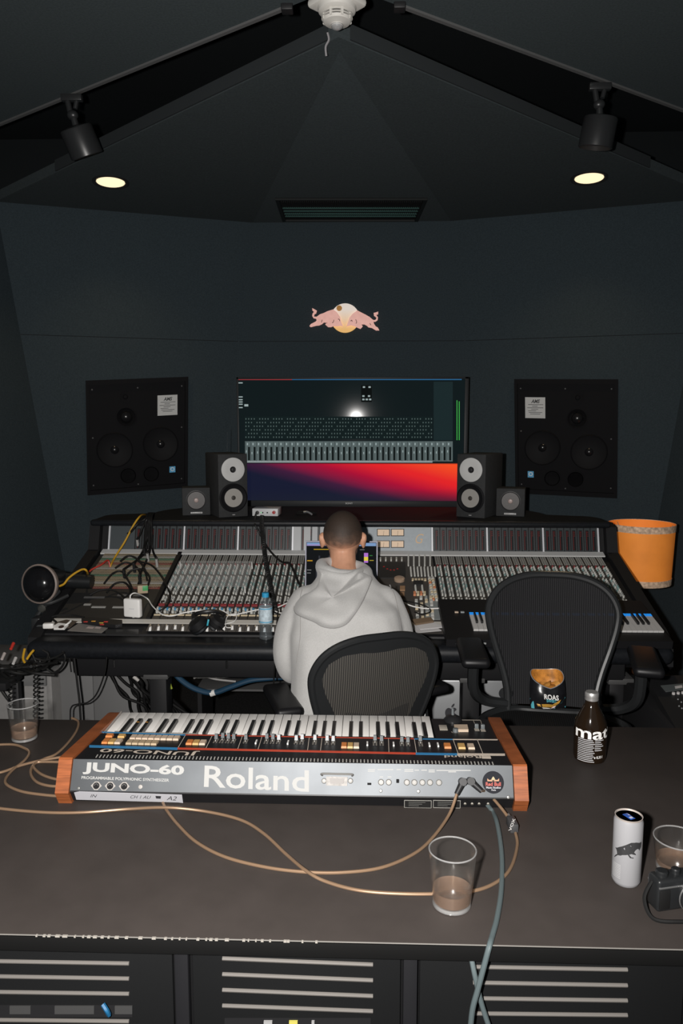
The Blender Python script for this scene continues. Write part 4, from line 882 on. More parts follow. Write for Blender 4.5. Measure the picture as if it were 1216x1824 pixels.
MB().box((-.009, -.020, -.010), (.009, .020, .010), .003, M=Matrix.Rotation(math.atan2(-cdv.x, cdv.y) + math.pi, 4, 'Z')).build('sleeve', mat('coupler_grey', (.045, .045, .047), .5), t)
a_ = atz(905, 1480, TZ + .0225); b_ = atz(913, 1458, TZ + .0225); c_ = (b_ - a_).cross(V((0, 0, 1))).normalized() * -.006
link('coupler_lettering', text_mesh('coupler_lettering', 'VOX', a_ - c_, b_ - a_, c_, M_white_print, .02), t, True)
MB().cyl(coup - cdv * .018, coup - cdv * .036, .006, .005, 12).build('plug_collar', M_jk, t, True)
cable_from(atz(918, 1484, TZ + .008), [], [(921, 1505, 0), (912, 1540, 0), (893, 1565, 0), (855, 1584, 0), (800, 1591, 0), (720, 1592, 0), (640, 1586, 0), (580, 1570, .001), (545, 1551, .007), (510, 1522, .001), (470, 1485, 0), (430, 1461, 0), (370, 1446, 0), (300, 1438.5, .007), (230, 1441, 0), (150, 1447, 0), (80, 1447, 0), (0, 1440, 0), (-60, 1430, 0)], 'long bronze cable crossing the whole desk in front of the synthesizer')
for pts, lab in (([(-50, 1382), (0, 1376), (35, 1364), (70, 1355), (100, 1350), (125, 1346)], 'bronze cable running straight in from the left to the synthesizer cheek'),
                 ([(118, 1419), (80, 1416), (40, 1410), (14, 1399), (10, 1388), (22, 1372), (44, 1354), (52, 1340), (42, 1332), (20, 1326), (-30, 1328)], 'bronze cable curling in an S beside the left tumbler'),
                 ([(118, 1400), (90, 1400), (66, 1393), (55, 1378), (60, 1362), (78, 1352), (100, 1343), (122, 1322), (137, 1300), (139, 1285), (128, 1279)], 'dark bronze cable arching from the synthesizer cheek to the desk back edge'),
                 ([(118, 1391), (92, 1386), (72, 1378), (60, 1366), (66, 1358), (90, 1357), (120, 1358)], 'small tight loop of bronze cable against the synthesizer cheek')):
    desk_cable(pts, RC, M_brz, lab)
pw_ = [J0 + jr(868, 1434, PA), J0 + jr(876, 1440, PA, .008)] + [atz(x, y, TZ + .0048) for x, y in ((884, 1462), (891, 1500), (894, 1540), (892, 1590), (885, 1635), (877, 1665))]
pw_ += [aty(871, 1686, 1.167), aty(863, 1716, 1.162), aty(850, 1765, 1.162), aty(841, 1800, 1.164), aty(836, 1850, 1.168)]
tag(MB().tube(pw_, .0048, 10, 8).build('mains_cable', M_gry), 'grey power cord running over the desk front edge to the floor', 'cable')
tag(MB().tube([aty(838, 1700, 1.195), aty(846, 1740, 1.18), aty(858, 1790, 1.18), aty(878, 1850, 1.18)], .0045, 10, 8).build('mains_cable', M_gry), 'second grey cord hanging below the desk edge crossing behind the first', 'cable')
# ---- glasses
def thin_glass(name, tint, gl, diff=None, dk=0.0):
    m = bpy.data.materials.new(name); m.use_nodes = True; nt = m.node_tree; nt.nodes.clear(); L = nt.links; MATS[name] = m
    out = nt.nodes.new('ShaderNodeOutputMaterial'); tr = nt.nodes.new('ShaderNodeBsdfTransparent'); tr.inputs[0].default_value = (*tint, 1)
    g = nt.nodes.new('ShaderNodeBsdfGlossy'); g.inputs['Roughness'].default_value = .16; g.inputs[0].default_value = (1, 1, 1, 1)
    lw = nt.nodes.new('ShaderNodeLayerWeight'); lw.inputs[0].default_value = .5
    pw = nt.nodes.new('ShaderNodeMath'); pw.operation = 'POWER'; pw.inputs[1].default_value = 3.0; L.new(lw.outputs['Facing'], pw.inputs[0])
    ma = nt.nodes.new('ShaderNodeMath'); ma.operation = 'MULTIPLY_ADD'; ma.inputs[1].default_value = gl; ma.inputs[2].default_value = .035; L.new(pw.outputs[0], ma.inputs[0])
    mx = nt.nodes.new('ShaderNodeMixShader'); L.new(ma.outputs[0], mx.inputs[0]); a = tr.outputs[0]
    if diff:
        d = nt.nodes.new('ShaderNodeBsdfDiffuse'); d.inputs[0].default_value = (*diff, 1); m2 = nt.nodes.new('ShaderNodeMixShader'); m2.inputs[0].default_value = dk
        L.new(tr.outputs[0], m2.inputs[1]); L.new(d.outputs[0], m2.inputs[2]); a = m2.outputs[0]
    L.new(a, mx.inputs[1]); L.new(g.outputs[0], mx.inputs[2]); L.new(mx.outputs[0], out.inputs[0]); return m
M_gl = thin_glass('tumbler_glass', (.975, .975, .97), .75, (.80, .79, .77), .006)
M_whi = thin_glass('amber_drink', (.97, .85, .74), .5, (1.0, .70, .54), .085)
M_rim_glint = thin_glass('rim_glint', (.9, .9, .9), .6, (.8, .8, .8), .16)  # pale diffuse share stands in for the bright glint on rim and base
def tumbler(bx, by, topy, wr, br, fill, lab):
    b = atz(bx, by, TZ); h = .05
    while proj(b + V((0, 0, h)))[1] > topy and h < .3: h += .001
    t = thing('drinking_glass', lab, 'glass', tuple(b), group='tumblers on the desk')
    th = .0019
    MB().lathe([(0, 0), (br - .003, 0), (br, .003), (wr, h - .001), (wr - .0008, h), (wr - th, h - .001), (br - th, .012), (br - th - .004, .009), (0, .0085)], (0, 0, 0), (0, 0, 1), 48).build('tumbler', M_gl, t)
    MB().lathe([(wr + .0003, h - .0022), (wr + .0005, h - .0008), (wr - .0008, h + .0004), (wr - th - .0003, h - .0008), (wr - th - .0001, h - .0022), (wr + .0003, h - .0022)], (0, 0, 0), (0, 0, 1), 48).build('rim', M_rim_glint, t)
    MB().lathe([(br - .006, .0075), (br - .002, .0085), (br + .0005, .0065), (br + .0002, .0030), (br - .004, .0015), (br - .006, .0075)], (0, 0, 0), (0, 0, 1), 48).build('base_ring', M_rim_glint, t)
    rr = lambda z: br + (wr - br) * (z / h) - th + .0002
    if fill: MB().lathe([(0, .0083), (rr(.012) - .004, .0088), (rr(.012), .012), (rr(fill), fill), (rr(fill) - .0015, fill - .001), (0, fill - .001)], (0, 0, 0), (0, 0, 1), 48).build('drink', M_whi, t)
    return t
tumbler(804, 1612, 1512, .0425, .034, .034, 'clear tumbler with a little amber drink at the front of the desk')
tumbler(44, 1316, 1253, .0405, .033, .035, 'clear tumbler with pale drink on the far left of the desk')
tumbler(1204, 1548, 1492, .045, .037, .022, 'wide short clear tumbler behind the black camera at the right edge')
# ---- energy drink can
cb = atz(1114, 1570, TZ); t = thing('drink_can', 'slim white drink can with a black bull print and blue tab', 'can', tuple(cb))
M_can = mat('white_can', (.265, .265, .275), .4)
cr_ = .0265; chh = .1335
MB().lathe([(.018, .003), (.021, 0), (.0235, .002), (cr_, .009), (cr_, chh - .010), (.0245, chh - .003)], (0, 0, 0), (0, 0, 1), 48).build('can_body', M_can, t)
MB().lathe([(.0245, chh - .003), (.0252, chh), (.0238, chh), (.0228, chh - .005), (0, chh - .005)], (0, 0, 0), (0, 0, 1), 48).build('lid', mat('can_lid', (.62, .55, .50), .35, metal=.5), t)
MB().box((-.006, -.011, chh - .0045), (.006, .011, chh - .0025), .001, M=Matrix.Rotation(R(25), 4, 'Z')).build('pull_tab', mat('blue_tab', (.03, .10, .42), .4, metal=.3), t)
MB().box((-.003, -.008, chh - .0024), (.003, -.003, chh - .0020), M=Matrix.Rotation(R(25), 4, 'Z')).build('tab_hole', mat('pale_tab_hole', (.5, .5, .55), .4), t)
fa = math.atan2(-cb.y, -cb.x)  # direction of the camera from the can
def oncyl(pts, c, r, ppm, px0, py0, z0, lift=.0003):
    # drawing in flat label units wrapped round a cylinder facing the camera
    out = []
    for x, y in pts:
        a = fa + (x - px0) * ppm / r; out.append(V(((r + lift) * math.cos(a), (r + lift) * math.sin(a), z0 - (y - py0) * ppm)))
    return out
bull = [(115,450),(140,462),(133,490),(118,470)]
bull_c = [(170,575),(195,568),(230,540),(260,520),(330,470),(360,450),(420,447),(470,460),(500,455),(505,480),(500,520),(470,560),(462,540),(440,530),(415,545),(400,570),(420,590),(425,605),(370,590),(345,600),(370,630),(400,635),(395,645),(355,640),(330,605),(270,625),(250,640),(215,650),(185,680),(165,705),(160,695),(185,660),(205,640),(200,610),(190,590)]
m = MB(); P2 = oncyl([(x, y) for x, y in bull_c], None, cr_, .0265 * 2 / 335, 322, 560, .076)
m.add(P2, [list(range(len(P2)))]); bm_ = m.mesh('bull_print', mat('can_black_print', (.05, .05, .052), .45, metal=.4), 0)
bmx = bmesh.new(); bmx.from_mesh(bm_); bmesh.ops.triangulate(bmx, faces=bmx.faces[:]); bmesh.ops.subdivide_edges(bmx, edges=[e for e in bmx.edges if e.calc_length() > .003], cuts=2)
for v in bmx.verts: k = math.hypot(v.co.x, v.co.y); v.co.x *= (cr_ + .0003) / k; v.co.y *= (cr_ + .0003) / k
bmx.to_mesh(bm_); bmx.free(); link('bull_print', bm_, t)
def wrap_text(s, x0, x1, z0, z1, r, ang, m_, par, bold=0, nm='printed_text'):
    me = text_mesh(nm, s, (x0, 0, z0), (x1 - x0, 0, 0), (0, 0, z1 - z0), m_, bold, 0)
    bm = bmesh.new(); bm.from_mesh(me); bmesh.ops.triangulate(bm, faces=bm.faces[:])
    bmesh.ops.subdivide_edges(bm, edges=[e for e in bm.edges if abs(e.verts[0].co.x - e.verts[1].co.x) > .003], cuts=2)
    for v in bm.verts: a = ang + v.co.x / r; v.co = V(((r + .0004) * math.cos(a), (r + .0004) * math.sin(a), v.co.z))
    bm.to_mesh(me); bm.free(); return link(nm, me, par)
for k in range(9):
    wrap_text('|' if k < 0 else '—' * 6, -.030, -.010, .018 + k * .0032, .0187 + k * .0032, cr_, fa, mat('can_small_print', (.45, .45, .45), .5), t, 0, 'small_print')
# ---- mate bottle
bb = atz(1049, 1352, TZ); t = thing('mate_bottle', 'dark brown glass bottle with white mat lettering and silver cap', 'bottle', tuple(bb))
M_bot = mat('brown_bottle', (.012, .007, .004), .08, spec=.6)
hb = .18
while proj(bb + V((0, 0, hb)))[1] > 1254: hb += .001
br_ = .0405
prf = [(0, .003), (.030, 0), (.038, .004), (br_, .014), (br_, hb * .50), (.0385, hb * .57), (.030, hb * .68), (.0195, hb * .79), (.0150, hb * .86), (.0145, hb * .90), (0, hb * .90)]
MB().lathe(prf, (0, 0, 0), (0, 0, 1), 48).build('glass_body', M_bot, t)
MB().lathe([(.0165, hb * .885), (.0172, hb * .90), (.0165, hb * .925), (.0172, hb * .935), (.0170, hb * .985), (.0155, hb), (0, hb)], (0, 0, 0), (0, 0, 1), 32).build('screw_cap', mat('silver_cap', (.62, .61, .60), .35, metal=.8), t)
fa2 = math.atan2(-bb.y, -bb.x) + .06
wrap_text('mate', -.044, .082, hb * .385, hb * .53, br_, fa2, M_white_print, t, .02, 'brand_lettering')
for k in range(13):
    z = hb * .365 - k * .0047
    wrap_text('—' * 9, -.034, .005 + (k * 7 % 5) * .0012, z, z + .0019, br_, fa2, mat('label_grey_print', (.42, .42, .43), .6), t, 0, 'small_print')
for k in range(6):
    z = hb * .365 - k * .0052
    wrap_text('—' * 6, .010, .034 - (k * 5 % 3) * .004, z, z + .0022, br_, fa2, mat('label_grey_print', (.42, .42, .43), .6), t, 0, 'small_print')
wrap_text('e 0,33 l', .009, .032, hb * .10, hb * .145, br_, fa2, M_white_print, t, .02, 'volume_print')
# ---- compact camera at the right edge
kb = atz(1206, 1612, TZ); t = thing('compact_camera', 'black compact camera lying on the desk at the right edge', 'camera', tuple(kb), R(14))
M_cam = mat('camera_black', (.013, .014, .015), .35)
MB().box((-.052, -.016, .002), (.058, .018, .062), .006, seg=3).build('camera_body', M_cam, t)
MB().box((-.050, -.0165, .046), (.056, .0185, .050), .001).build('trim_line', mat('camera_trim', (.35, .35, .35), .3, metal=.8), t)
MB().lathe([(.027, 0), (.027, .012), (.023, .014), (.023, .026), (.019, .027), (.013, .024), (0, .022)], (.014, -.016, .028), (0, -1, 0), 32).build('lens_barrel', M_cam, t)
MB().lathe([(.0275, .005), (.0285, .006), (.0275, .008)], (.014, -.016, .028), (0, -1, 0), 32).build('lens_ring', mat('camera_trim', (.35, .35, .35), .3, metal=.8), t)
for x, r in ((-.034, .011), (-.006, .008), (.03, .007)): MB().lathe([(r, 0), (r, .008), (r * .8, .010), (0, .010)], (x, .002, .061), (0, 0, 1), 20).build('top_dial', M_cam, t)
MB().box((-.049, -.018, .008), (-.028, -.014, .044), .003).build('hand_grip', M_rubber, t)
MB().box((.03, -.017, .052), (.05, -.0155, .059), .001).build('viewfinder_window', mat('dark_window', (.03, .04, .05), .1), t)
MB().tube([(-.055, 0, .054), (-.075, -.01, .03), (-.07, -.03, .005), (-.03, -.045, .003), (.03, -.05, .003), (.08, -.02, .004)], .0035, 6).build('strap', M_rubber, t)
# ================================================================== office chairs
M_frame = mat('graphite_frame', (.018, .019, .020), .30, spec=.5)
M_pad = mat('armrest_pad', (.007, .007, .008), .42, spec=.3)
M_mesh1 = mat('pinstripe_mesh', (.085, .078, .068), .7, stripes=('X', 42, (.012, .012, .012)), alpha=.93)
M_mesh2 = mat('black_mesh', (.024, .024, .026), .65, spec=.12, stripes=('X', 42, (.006, .006, .007)), alpha=.88)
half = [(0, .485), (.08, .482), (.15, .462), (.200, .425), (.228, .37), (.226, .31), (.205, .23), (.175, .14), (.158, .07), (.155, .0)]
def wid(z):
    for (x0, z0), (x1, z1) in zip(half, half[1:]):
        if z1 <= z <= z0: return x0 + (x1 - x0) * (z0 - z) / max(1e-6, z0 - z1)
    return .155
def yb(x, z): return -.205 - .21 * z + .34 * max(0, z - .25) ** 2 * 0 - .02 * math.sin(z / .48 * math.pi) + .55 * x * x
def mesh_chair(lab, loc, rz, hs, m_mesh, band, ax_=.27, az=.225):
    t = thing('mesh_office_chair', lab, 'office chair', loc, rz, 'mesh office chairs at the console')
    Z = lambda z: hs + z
    pts = [V((x, yb(x, z), Z(z))) for x, z in half]; pl = pts[::-1] + [V((-p.x, p.y, p.z)) for p in pts[1:]]
    MB().tube(pl, .014, 10, 5).build('back_frame', M_frame, t)
    def bf(u, v): z = .02 + .455 * v; x = (u * 2 - 1) * (wid(z) - .004); return V((x, yb(x, z), Z(z)))
    m = MB().grid(bf, 25, 25); m.grid(lambda u, v: bf(u, v) + V((0, -.002, 0)), 25, 25); m.build('back_mesh', m_mesh, t, smooth_deg=60)
    if band:  # broad moulded band along the top and down the flanks, as seen from behind
        def bo(u, v):
            k = u * (len(half) - 1); i = min(int(k), len(half) - 2); f = k - i; x = half[i][0] * (1 - f) + half[i + 1][0] * f; z = half[i][1] * (1 - f) + half[i + 1][1] * f
            w_ = .040 + .012 * math.cos(u * 9); c = V((x * .0, 0, .20)); d = (V((x, 0, z)) - V((0, 0, .24))); L_ = d.length; d = d * ((L_ - w_ * v) / L_) + V((0, 0, .24)); return d
        for s_ in (1, -1):
            m = MB().grid(lambda u, v: (lambda d: V((s_ * d.x, yb(d.x, d.z) - .010 + .004 * v, Z(d.z))))(bo(u, v)), 40, 6)
            m.build('moulded_band', M_frame, t, smooth_deg=60)
        MB().grid(lambda u, v: V(((u * 2 - 1) * .12, yb((u * 2 - 1) * .12, .12 + v * .10) - .016, Z(.12 + v * .10 + .01 * math.cos(u * 6.28)))), 16, 6).build('lumbar_pad', mat('lumbar_mesh', (.045, .042, .038), .7, stripes=('X', 42, (.014, .014, .014))), t, smooth_deg=60)
    for s_ in (1, -1):
        MB().tube([V((s_ * .15, yb(.15, .04) - .01, Z(.06))), V((s_ * .12, -.24, Z(-.02))), V((s_ * .06, -.15, Z(-.07)))], .016, 8).build('spine_arm', M_frame, t)
        MB().lathe([(.022, 0), (.020, .008), (.008, .010), (0, .010)], V((s_ * .165, yb(.16, .05) - .012, Z(.05))), (0, -1, 0), 18).build('pivot_knob', M_frame, t)
        MB().tube([V((s_ * .16, -.20, Z(.02))), V((s_ * .24, -.17, Z(.04))), V((s_ * (ax_ - .005), -.12, Z(.10))), V((s_ * (ax_ - .005), -.09, Z(az - .02)))], .020, 8).build('arm_post', M_frame, t)
        MB().box((-.048, -.15, -.018), (.048, .12, .018), .017, M=Matrix.Translation((s_ * ax_, -.06, Z(az))) @ Matrix.Rotation(s_ * R(6), 4, 'Z'), seg=4).build('arm_pad', M_pad, t, smooth_deg=70)
    rim = [V((.24 * math.cos(a) * (1 - .06 * math.sin(a)), .225 * math.sin(a) + .01, Z(.0 - .035 * max(0, math.sin(a)) ** 3))) for a in [k * math.tau / 28 for k in range(28)]]
    rim = [V((max(-.245, min(.245, p.x * 1.12)), max(-.205, min(.24, p.y * 1.10)), p.z)) for p in rim]
    MB().tube(rim, .014, 8, 3, True).build('seat_frame', M_frame, t)
    def sf(u, v):
        a = u * math.tau; k = v; i = (a / math.tau * 28) % 28; j = int(i); f = i - j; p = rim[j % 28].lerp(rim[(j + 1) % 28], f); c = V((0, .01, Z(-.012))); return c.lerp(p, k) + V((0, 0, .012 * (1 - k)))
    m = MB().grid(sf, 56, 8, True); m.build('seat_mesh', mat('seat_mesh', (.016, .016, .017), .7, spec=.08, stripes=('X', 42, (.010, .010, .010))), t, smooth_deg=60)
    MB().grid(lambda u, v: V(((u * 2 - 1) * .235, .235 + .030 * math.sin(v * math.pi), Z(-.04) + .03 - v * .085)), 20, 8).build('seat_apron', mat('seat_mesh', (.03, .03, .03)), t, smooth_deg=60)
    MB().box((-.11, -.14, Z(-.11)), (.11, .10, Z(-.05)), .02, seg=3).build('tilt_housing', M_frame, t)
    MB().cyl((0, 0, .10), (0, 0, Z(-.09)), .026, .026, 16).build('gas_column', M_black, t)
    MB().lathe([(.05, .055), (.055, .10), (.03, .13)], (0, 0, 0), (0, 0, 1), 20).build('hub', M_frame, t)
    for k in range(5):
        a = k * math.tau / 5 + .3; d = V((math.cos(a), math.sin(a), 0))
        lg = MB().tube([d * .03 + V((0, 0, .095)), d * .16 + V((0, 0, .09)), d * .30 + V((0, 0, .068))], .018, 8, 4, rad=lambda q: .022 - .008 * q).build('base_leg', M_frame, t)
        c = d * .30 + V((0, 0, .028)); e = V((-d.y, d.x, 0))
        MB().cyl(c - e * .022, c + e * .022, .028, .028, 18).build('caster', M_black, lg)
    return t
mesh_chair('black mesh office chair in use, its back turned to the desk', (-.075, 2.735, 0), R(24), .405, M_mesh1, True)
b2 = aty(978, 1240, 2.69)
CH2 = (b2.x - .025, 2.47, 0)
mesh_chair('empty black mesh office chair facing the desk with a snack bag on it', CH2, R(172), .555, M_mesh2, False, .285, .245)
# ================================================================== person at the console
from mathutils.bvhtree import BVHTree
def loft(m, rings, n=28, e=2.6):
    def pt(r, a): c, s_ = math.cos(a), math.sin(a); return V((r[0] + r[3] * math.copysign(abs(c) ** (2 / e), c), r[1] + r[4] * math.copysign(abs(s_) ** (2 / e), s_), r[2]))
    vs = []; fs = []
    for r in rings: vs += [pt(r, math.tau * k / n) for k in range(n)]
    for j in range(len(rings) - 1):
        for k in range(n): l = (k + 1) % n; fs.append((j * n + k, j * n + l, (j + 1) * n + l, (j + 1) * n + k))
    fs.append(list(reversed(range(n)))); fs.append([(len(rings) - 1) * n + k for k in range(n)])
    m.add(vs, fs)
def limb(m, pts):
    P_ = smooth([p[:3] for p in pts], 6); rs = [p[3] for p in pts]; N = len(P_) - 1
    def rad(t): k = t * (len(rs) - 1); i = min(int(k), len(rs) - 2); return rs[i] + (rs[i + 1] - rs[i]) * (k - i)
    m.tube(P_, 1, 16, 1, rad=rad); m.ell(P_[0], (rs[0],) * 3, 14, 10); m.ell(P_[-1], (rs[-1],) * 3, 14, 10)
HX = -.092
bm_ = MB()
bm_.ell((HX, 2.925, 1.162), (.073, .094, .090), 28, 18)                 # skull
bm_.ell((HX, 2.965, 1.105), (.058, .062, .072), 24, 14)                 # jaw and face
bm_.ell((HX, 2.985, 1.062), (.034, .034, .030), 16, 10)                 # chin
bm_.ell((HX, 3.028, 1.128), (.012, .020, .020), 12, 8); bm_.ell((HX, 3.018, 1.150), (.009, .014, .022), 12, 8)   # nose
bm_.ell((HX, 3.012, 1.172), (.050, .016, .012), 16, 8)                  # brow
bm_.ell((HX, 3.012, 1.092), (.024, .012, .006), 12, 8); bm_.ell((HX, 3.011, 1.080), (.020, .011, .006), 12, 8)   # lips
for s_ in (1, -1):
    Me = Matrix.Rotation(s_ * R(-20), 3, 'Z')
    bm_.ell((HX + s_ * .081, 2.922, 1.140), (.010, .019, .033), 16, 12, Me); bm_.ell((HX + s_ * .087, 2.912, 1.150), (.007, .012, .018), 12, 8, Me)
limb(bm_, [(HX, 2.905, 1.11, .051), (HX + .004, 2.865, 1.04, .051), (HX + .012, 2.82, .98, .062)])
loft(bm_, [(-.072, 2.64, .46, .15, .10), (-.072, 2.66, .75, .16, .10), (-.072, 2.73, .93, .16, .085), (-.075, 2.79, .985, .09, .07)])
for s_, sh, el, wr in ((-1, (-.225, 2.745, .915), (-.262, 2.70, .715), (-.205, 2.985, .872)), (1, (.085, 2.745, .915), (.118, 2.73, .715), (.030, 2.99, .876))):
    limb(bm_, [(*sh, .05), (*el, .043), (*wr, .027)])
    w_ = V(wr); dr = V((.35 * -s_, 1, .05)).normalized(); sd = V((dr.y, -dr.x, 0))
    pc = w_ + dr * .045 + V((0, 0, .004)); up_ = V((0, 0, 1))
    limb(bm_, [(*wr, .026), (*(w_ + dr * .03), .028), (*pc, .024)])
    for o_ in (-.026, -.009, .009, .026): bm_.ell(w_ + dr * .066 + sd * o_ + up_ * .006, (.013, .022, .012), 10, 8)
    for k, (o_, ln) in enumerate(((-.031, .058), (-.0105, .072), (.0105, .076), (.031, .066))):
        a = w_ + dr * .078 + sd * o_ + up_ * .006; b = a + dr * ln * .45 + up_ * .004 + sd * o_ * .12; c = b + dr * ln * .33 - up_ * .012; d = c + dr * ln * .18 - up_ * .014
        limb(bm_, [(*a, .0088), (*b, .0082), (*c, .0075), (*d, .0066)])
    tb_ = w_ + dr * .030 - sd * s_ * .026; limb(bm_, [(*tb_, .012), (*(tb_ + dr * .026 - sd * s_ * .016), .0100), (*(tb_ + dr * .050 - sd * s_ * .016 - up_ * .008), .0085)])
M_skin = mat('skin', (.52, .27, .17), .5, noise=.10, nscale=30)
pm = remeshed(bm_, .0048, 5, .5); pm.name = 'person'; pm.materials.append(M_skin)
per = tag(link('person', pm), 'person in a pale grey hoodie seated at the console, seen from behind', 'person')
M_eye, M_iris = mat('eye_white', (.7, .68, .65), .2), mat('iris', (.03, .02, .01), .2)
for s_ in (1, -1):
    ey = MB().ell((HX + s_ * .030, 3.006, 1.150), (.011, .011, .011), 14, 10).build('eye', M_eye, per); MB().ell((HX + s_ * .030, 3.0145, 1.148), (.005, .004, .005), 10, 8).build('iris', M_iris, ey)
# cropped hair: a thin cap following the skull
M_hair = mat('cropped_brown_hair', (.085, .050, .033), .65, noise=.45, nscale=26)
bvh = BVHTree.FromPolygons([v.co for v in pm.vertices], [p.vertices[:] for p in pm.polygons])
cap = MB(); hc = V((HX, 2.925, 1.162)); NU, NV = 56, 26
def hairpt(u, v):
    a = u * math.tau; front = max(0, math.sin(a))                       # sin>0 points forward (+y)
    back = max(0, -math.sin(a)); thmax = R(102) + back * R(15) - front ** .7 * R(48); th = thmax * v
    d = V((math.sin(th) * math.cos(a), math.sin(th) * math.sin(a), math.cos(th)))
    k_ = 1 / math.sqrt((d.x / .0735) ** 2 + (d.y / .0945) ** 2 + (d.z / .0905) ** 2); p = hc + d * k_
    return p + d * (.0032 if v < .93 else .0004)
nt = M_hair.node_tree; b_ = nt.nodes['Principled BSDF']; tcn = nt.nodes.new('ShaderNodeTexCoord'); sxn = nt.nodes.new('ShaderNodeSeparateXYZ'); nzn = nt.nodes.new('ShaderNodeTexNoise'); nzn.inputs['Scale'].default_value = 7
nt.links.new(tcn.outputs['Generated'], sxn.inputs[0]); nt.links.new(tcn.outputs['Generated'], nzn.inputs['Vector'])
adn = nt.nodes.new('ShaderNodeMath'); adn.operation = 'MULTIPLY_ADD'; adn.inputs[1].default_value = .30; nt.links.new(nzn.outputs['Fac'], adn.inputs[0]); nt.links.new(sxn.outputs['Z'], adn.inputs[2])
rpn = nt.nodes.new('ShaderNodeValToRGB'); rpn.color_ramp.elements[0].color = (.40, .20, .125, 1); rpn.color_ramp.elements[0].position = .13; rpn.color_ramp.elements[1].color = (.040, .027, .020, 1); rpn.color_ramp.elements[1].position = .62
e_ = rpn.color_ramp.elements.new(.36); e_.color = (.105, .062, .043, 1)
nt.links.new(adn.outputs[0], rpn.inputs[0]); nt.links.new(rpn.outputs[0], b_.inputs['Base Color'])
fnn = nt.nodes.new('ShaderNodeTexNoise'); fnn.inputs['Scale'].default_value = 420; nt.links.new(tcn.outputs['Object'], fnn.inputs['Vector'])
bpn = nt.nodes.new('ShaderNodeBump'); bpn.inputs['Strength'].default_value = .5; bpn.inputs['Distance'].default_value = .002; nt.links.new(fnn.outputs['Fac'], bpn.inputs['Height']); nt.links.new(bpn.outputs[0], b_.inputs['Normal'])
cap.grid(hairpt, NU, NV, True); cap.build('cropped_hair', M_hair, per, smooth_deg=80)
# hoodie
hd = MB()
loft(hd, [(-.068, 2.615, .43, .188, .135), (-.068, 2.612, .50, .200, .142), (-.068, 2.62, .62, .200, .138), (-.068, 2.64, .74, .202, .135), (-.068, 2.665, .84, .204, .130), (-.070, 2.705, .925, .188, .112), (-.074, 2.745, .975, .150, .092), (-.080, 2.79, 1.030, .100, .080)], 32, 2.5)
limb(hd, [(-.205, 2.755, .915, .082), (-.258, 2.72, .84, .076), (-.272, 2.70, .745, .072), (-.258, 2.745, .695, .068), (-.232, 2.85, .77, .060), (-.208, 2.955, .855, .046)])
limb(hd, [(.062, 2.755, .915, .082), (.100, 2.73, .84, .074), (.122, 2.72, .745, .068), (.118, 2.76, .70, .064), (.080, 2.86, .775, .058), (.038, 2.96, .858, .045)])
hd.tube([V((-.085 + .083 * math.cos(a), 2.812 + .080 * math.sin(a), 1.047 - .010 * math.cos(a) + .006 * math.sin(a))) for a in [k * math.tau / 16 for k in range(16)]], .026, 10, 3, True)
hm = remeshed(hd, .0075, 8, .55); hm.name = 'hoodie'
# soft folds pressed into the cloth
from mathutils import noise as mn
NRM = [v.normal.copy() for v in hm.vertices]
for v, n_ in zip(hm.vertices, NRM):
    p = v.co; v.co = p + n_ * (.0085 * mn.noise(V((p.x * 9, p.y * 9, p.z * 5.5))) + .003 * mn.noise(V((p.x * 22, p.y * 22, p.z * 9))))
M_hood = mat('pale_grey_fleece', (.46, .455, .445), .95, spec=.1, noise=.06, nscale=260, bump=.35, bscale=420, sheen=.2)
hm.materials.append(M_hood); ho = link('hoodie', hm, per)
hb_ = BVHTree.FromPolygons([v.co for v in hm.vertices], [p.vertices[:] for p in hm.polygons])
def hit(x, y):
    d = ray(x, y).normalized(); h = hb_.ray_cast(C0, d); return (h[0], h[1]) if h[0] else (aty(x, y, 2.68), V((0, -1, .2)))
outl = [(566, 1012), (590, 1018), (620, 1020), (645, 1012), (660, 1008), (661, 1028), (655, 1050), (643, 1076), (630, 1096), (616, 1112), (596, 1119), (574, 1116), (560, 1108), (540, 1100), (526, 1092), (524, 1080), (536, 1062), (548, 1042), (556, 1026)]
OP = smooth([hit(*q)[0] for q in outl], 3, True); cen = hit(592, 1066)[0] + V((0, -.012, .004)); nn = V((0, -.93, .36))
NO = len(OP)
def hoodpt(u, v):
    p = OP[int(round(u * NO)) % NO]; q = cen.lerp(p, v); s_ = hb_.find_nearest(q)[0] if v > .2 else q
    q = q.lerp(s_, .85 * v); x_ = (1 - v ** 5) ** .5
    low = max(0, (1.0 - q.z) / .14)
    return q + nn * (.010 + .036 * min(1, low)) * x_ + nn * .002 + nn * (.010 * mn.noise(V((q.x * 18, q.z * 18, 3))))
hg = MB().grid(lambda u, v: hoodpt(u, v), NO, 18, True)
hgm = hg.mesh('hood', M_hood, 80); link('hood', hgm, ho)
M_seam = mat('hoodie_seam', (.30, .29, .28), .95)
def seam(pts, r=.0016, m_=M_seam): MB().tube([hit(*q)[0] - hit(*q)[1] * (r * .3) for q in smooth2(pts)], r, 6, 2).build('seam', m_, ho)
def smooth2(pts): return [(v.x, v.y) for v in smooth([(x, y, 0) for x, y in pts], 5)]
seam([(694, 1042), (703, 1062), (708, 1085), (713, 1110), (715, 1134)], .0022)
seam([(538, 1050), (533, 1075), (535, 1105), (534, 1140), (528, 1180)])
edge_ = [OP[i] for i in range(12, 46)]
MB().tube([hb_.find_nearest(p)[0] + nn * .003 for p in edge_], .0018, 6, 1).build('hood_edge_shadow', mat('hood_shadow_grey', (.24, .235, .23), .95), ho)  # dark tube painted in for the shadow along the hood's edge
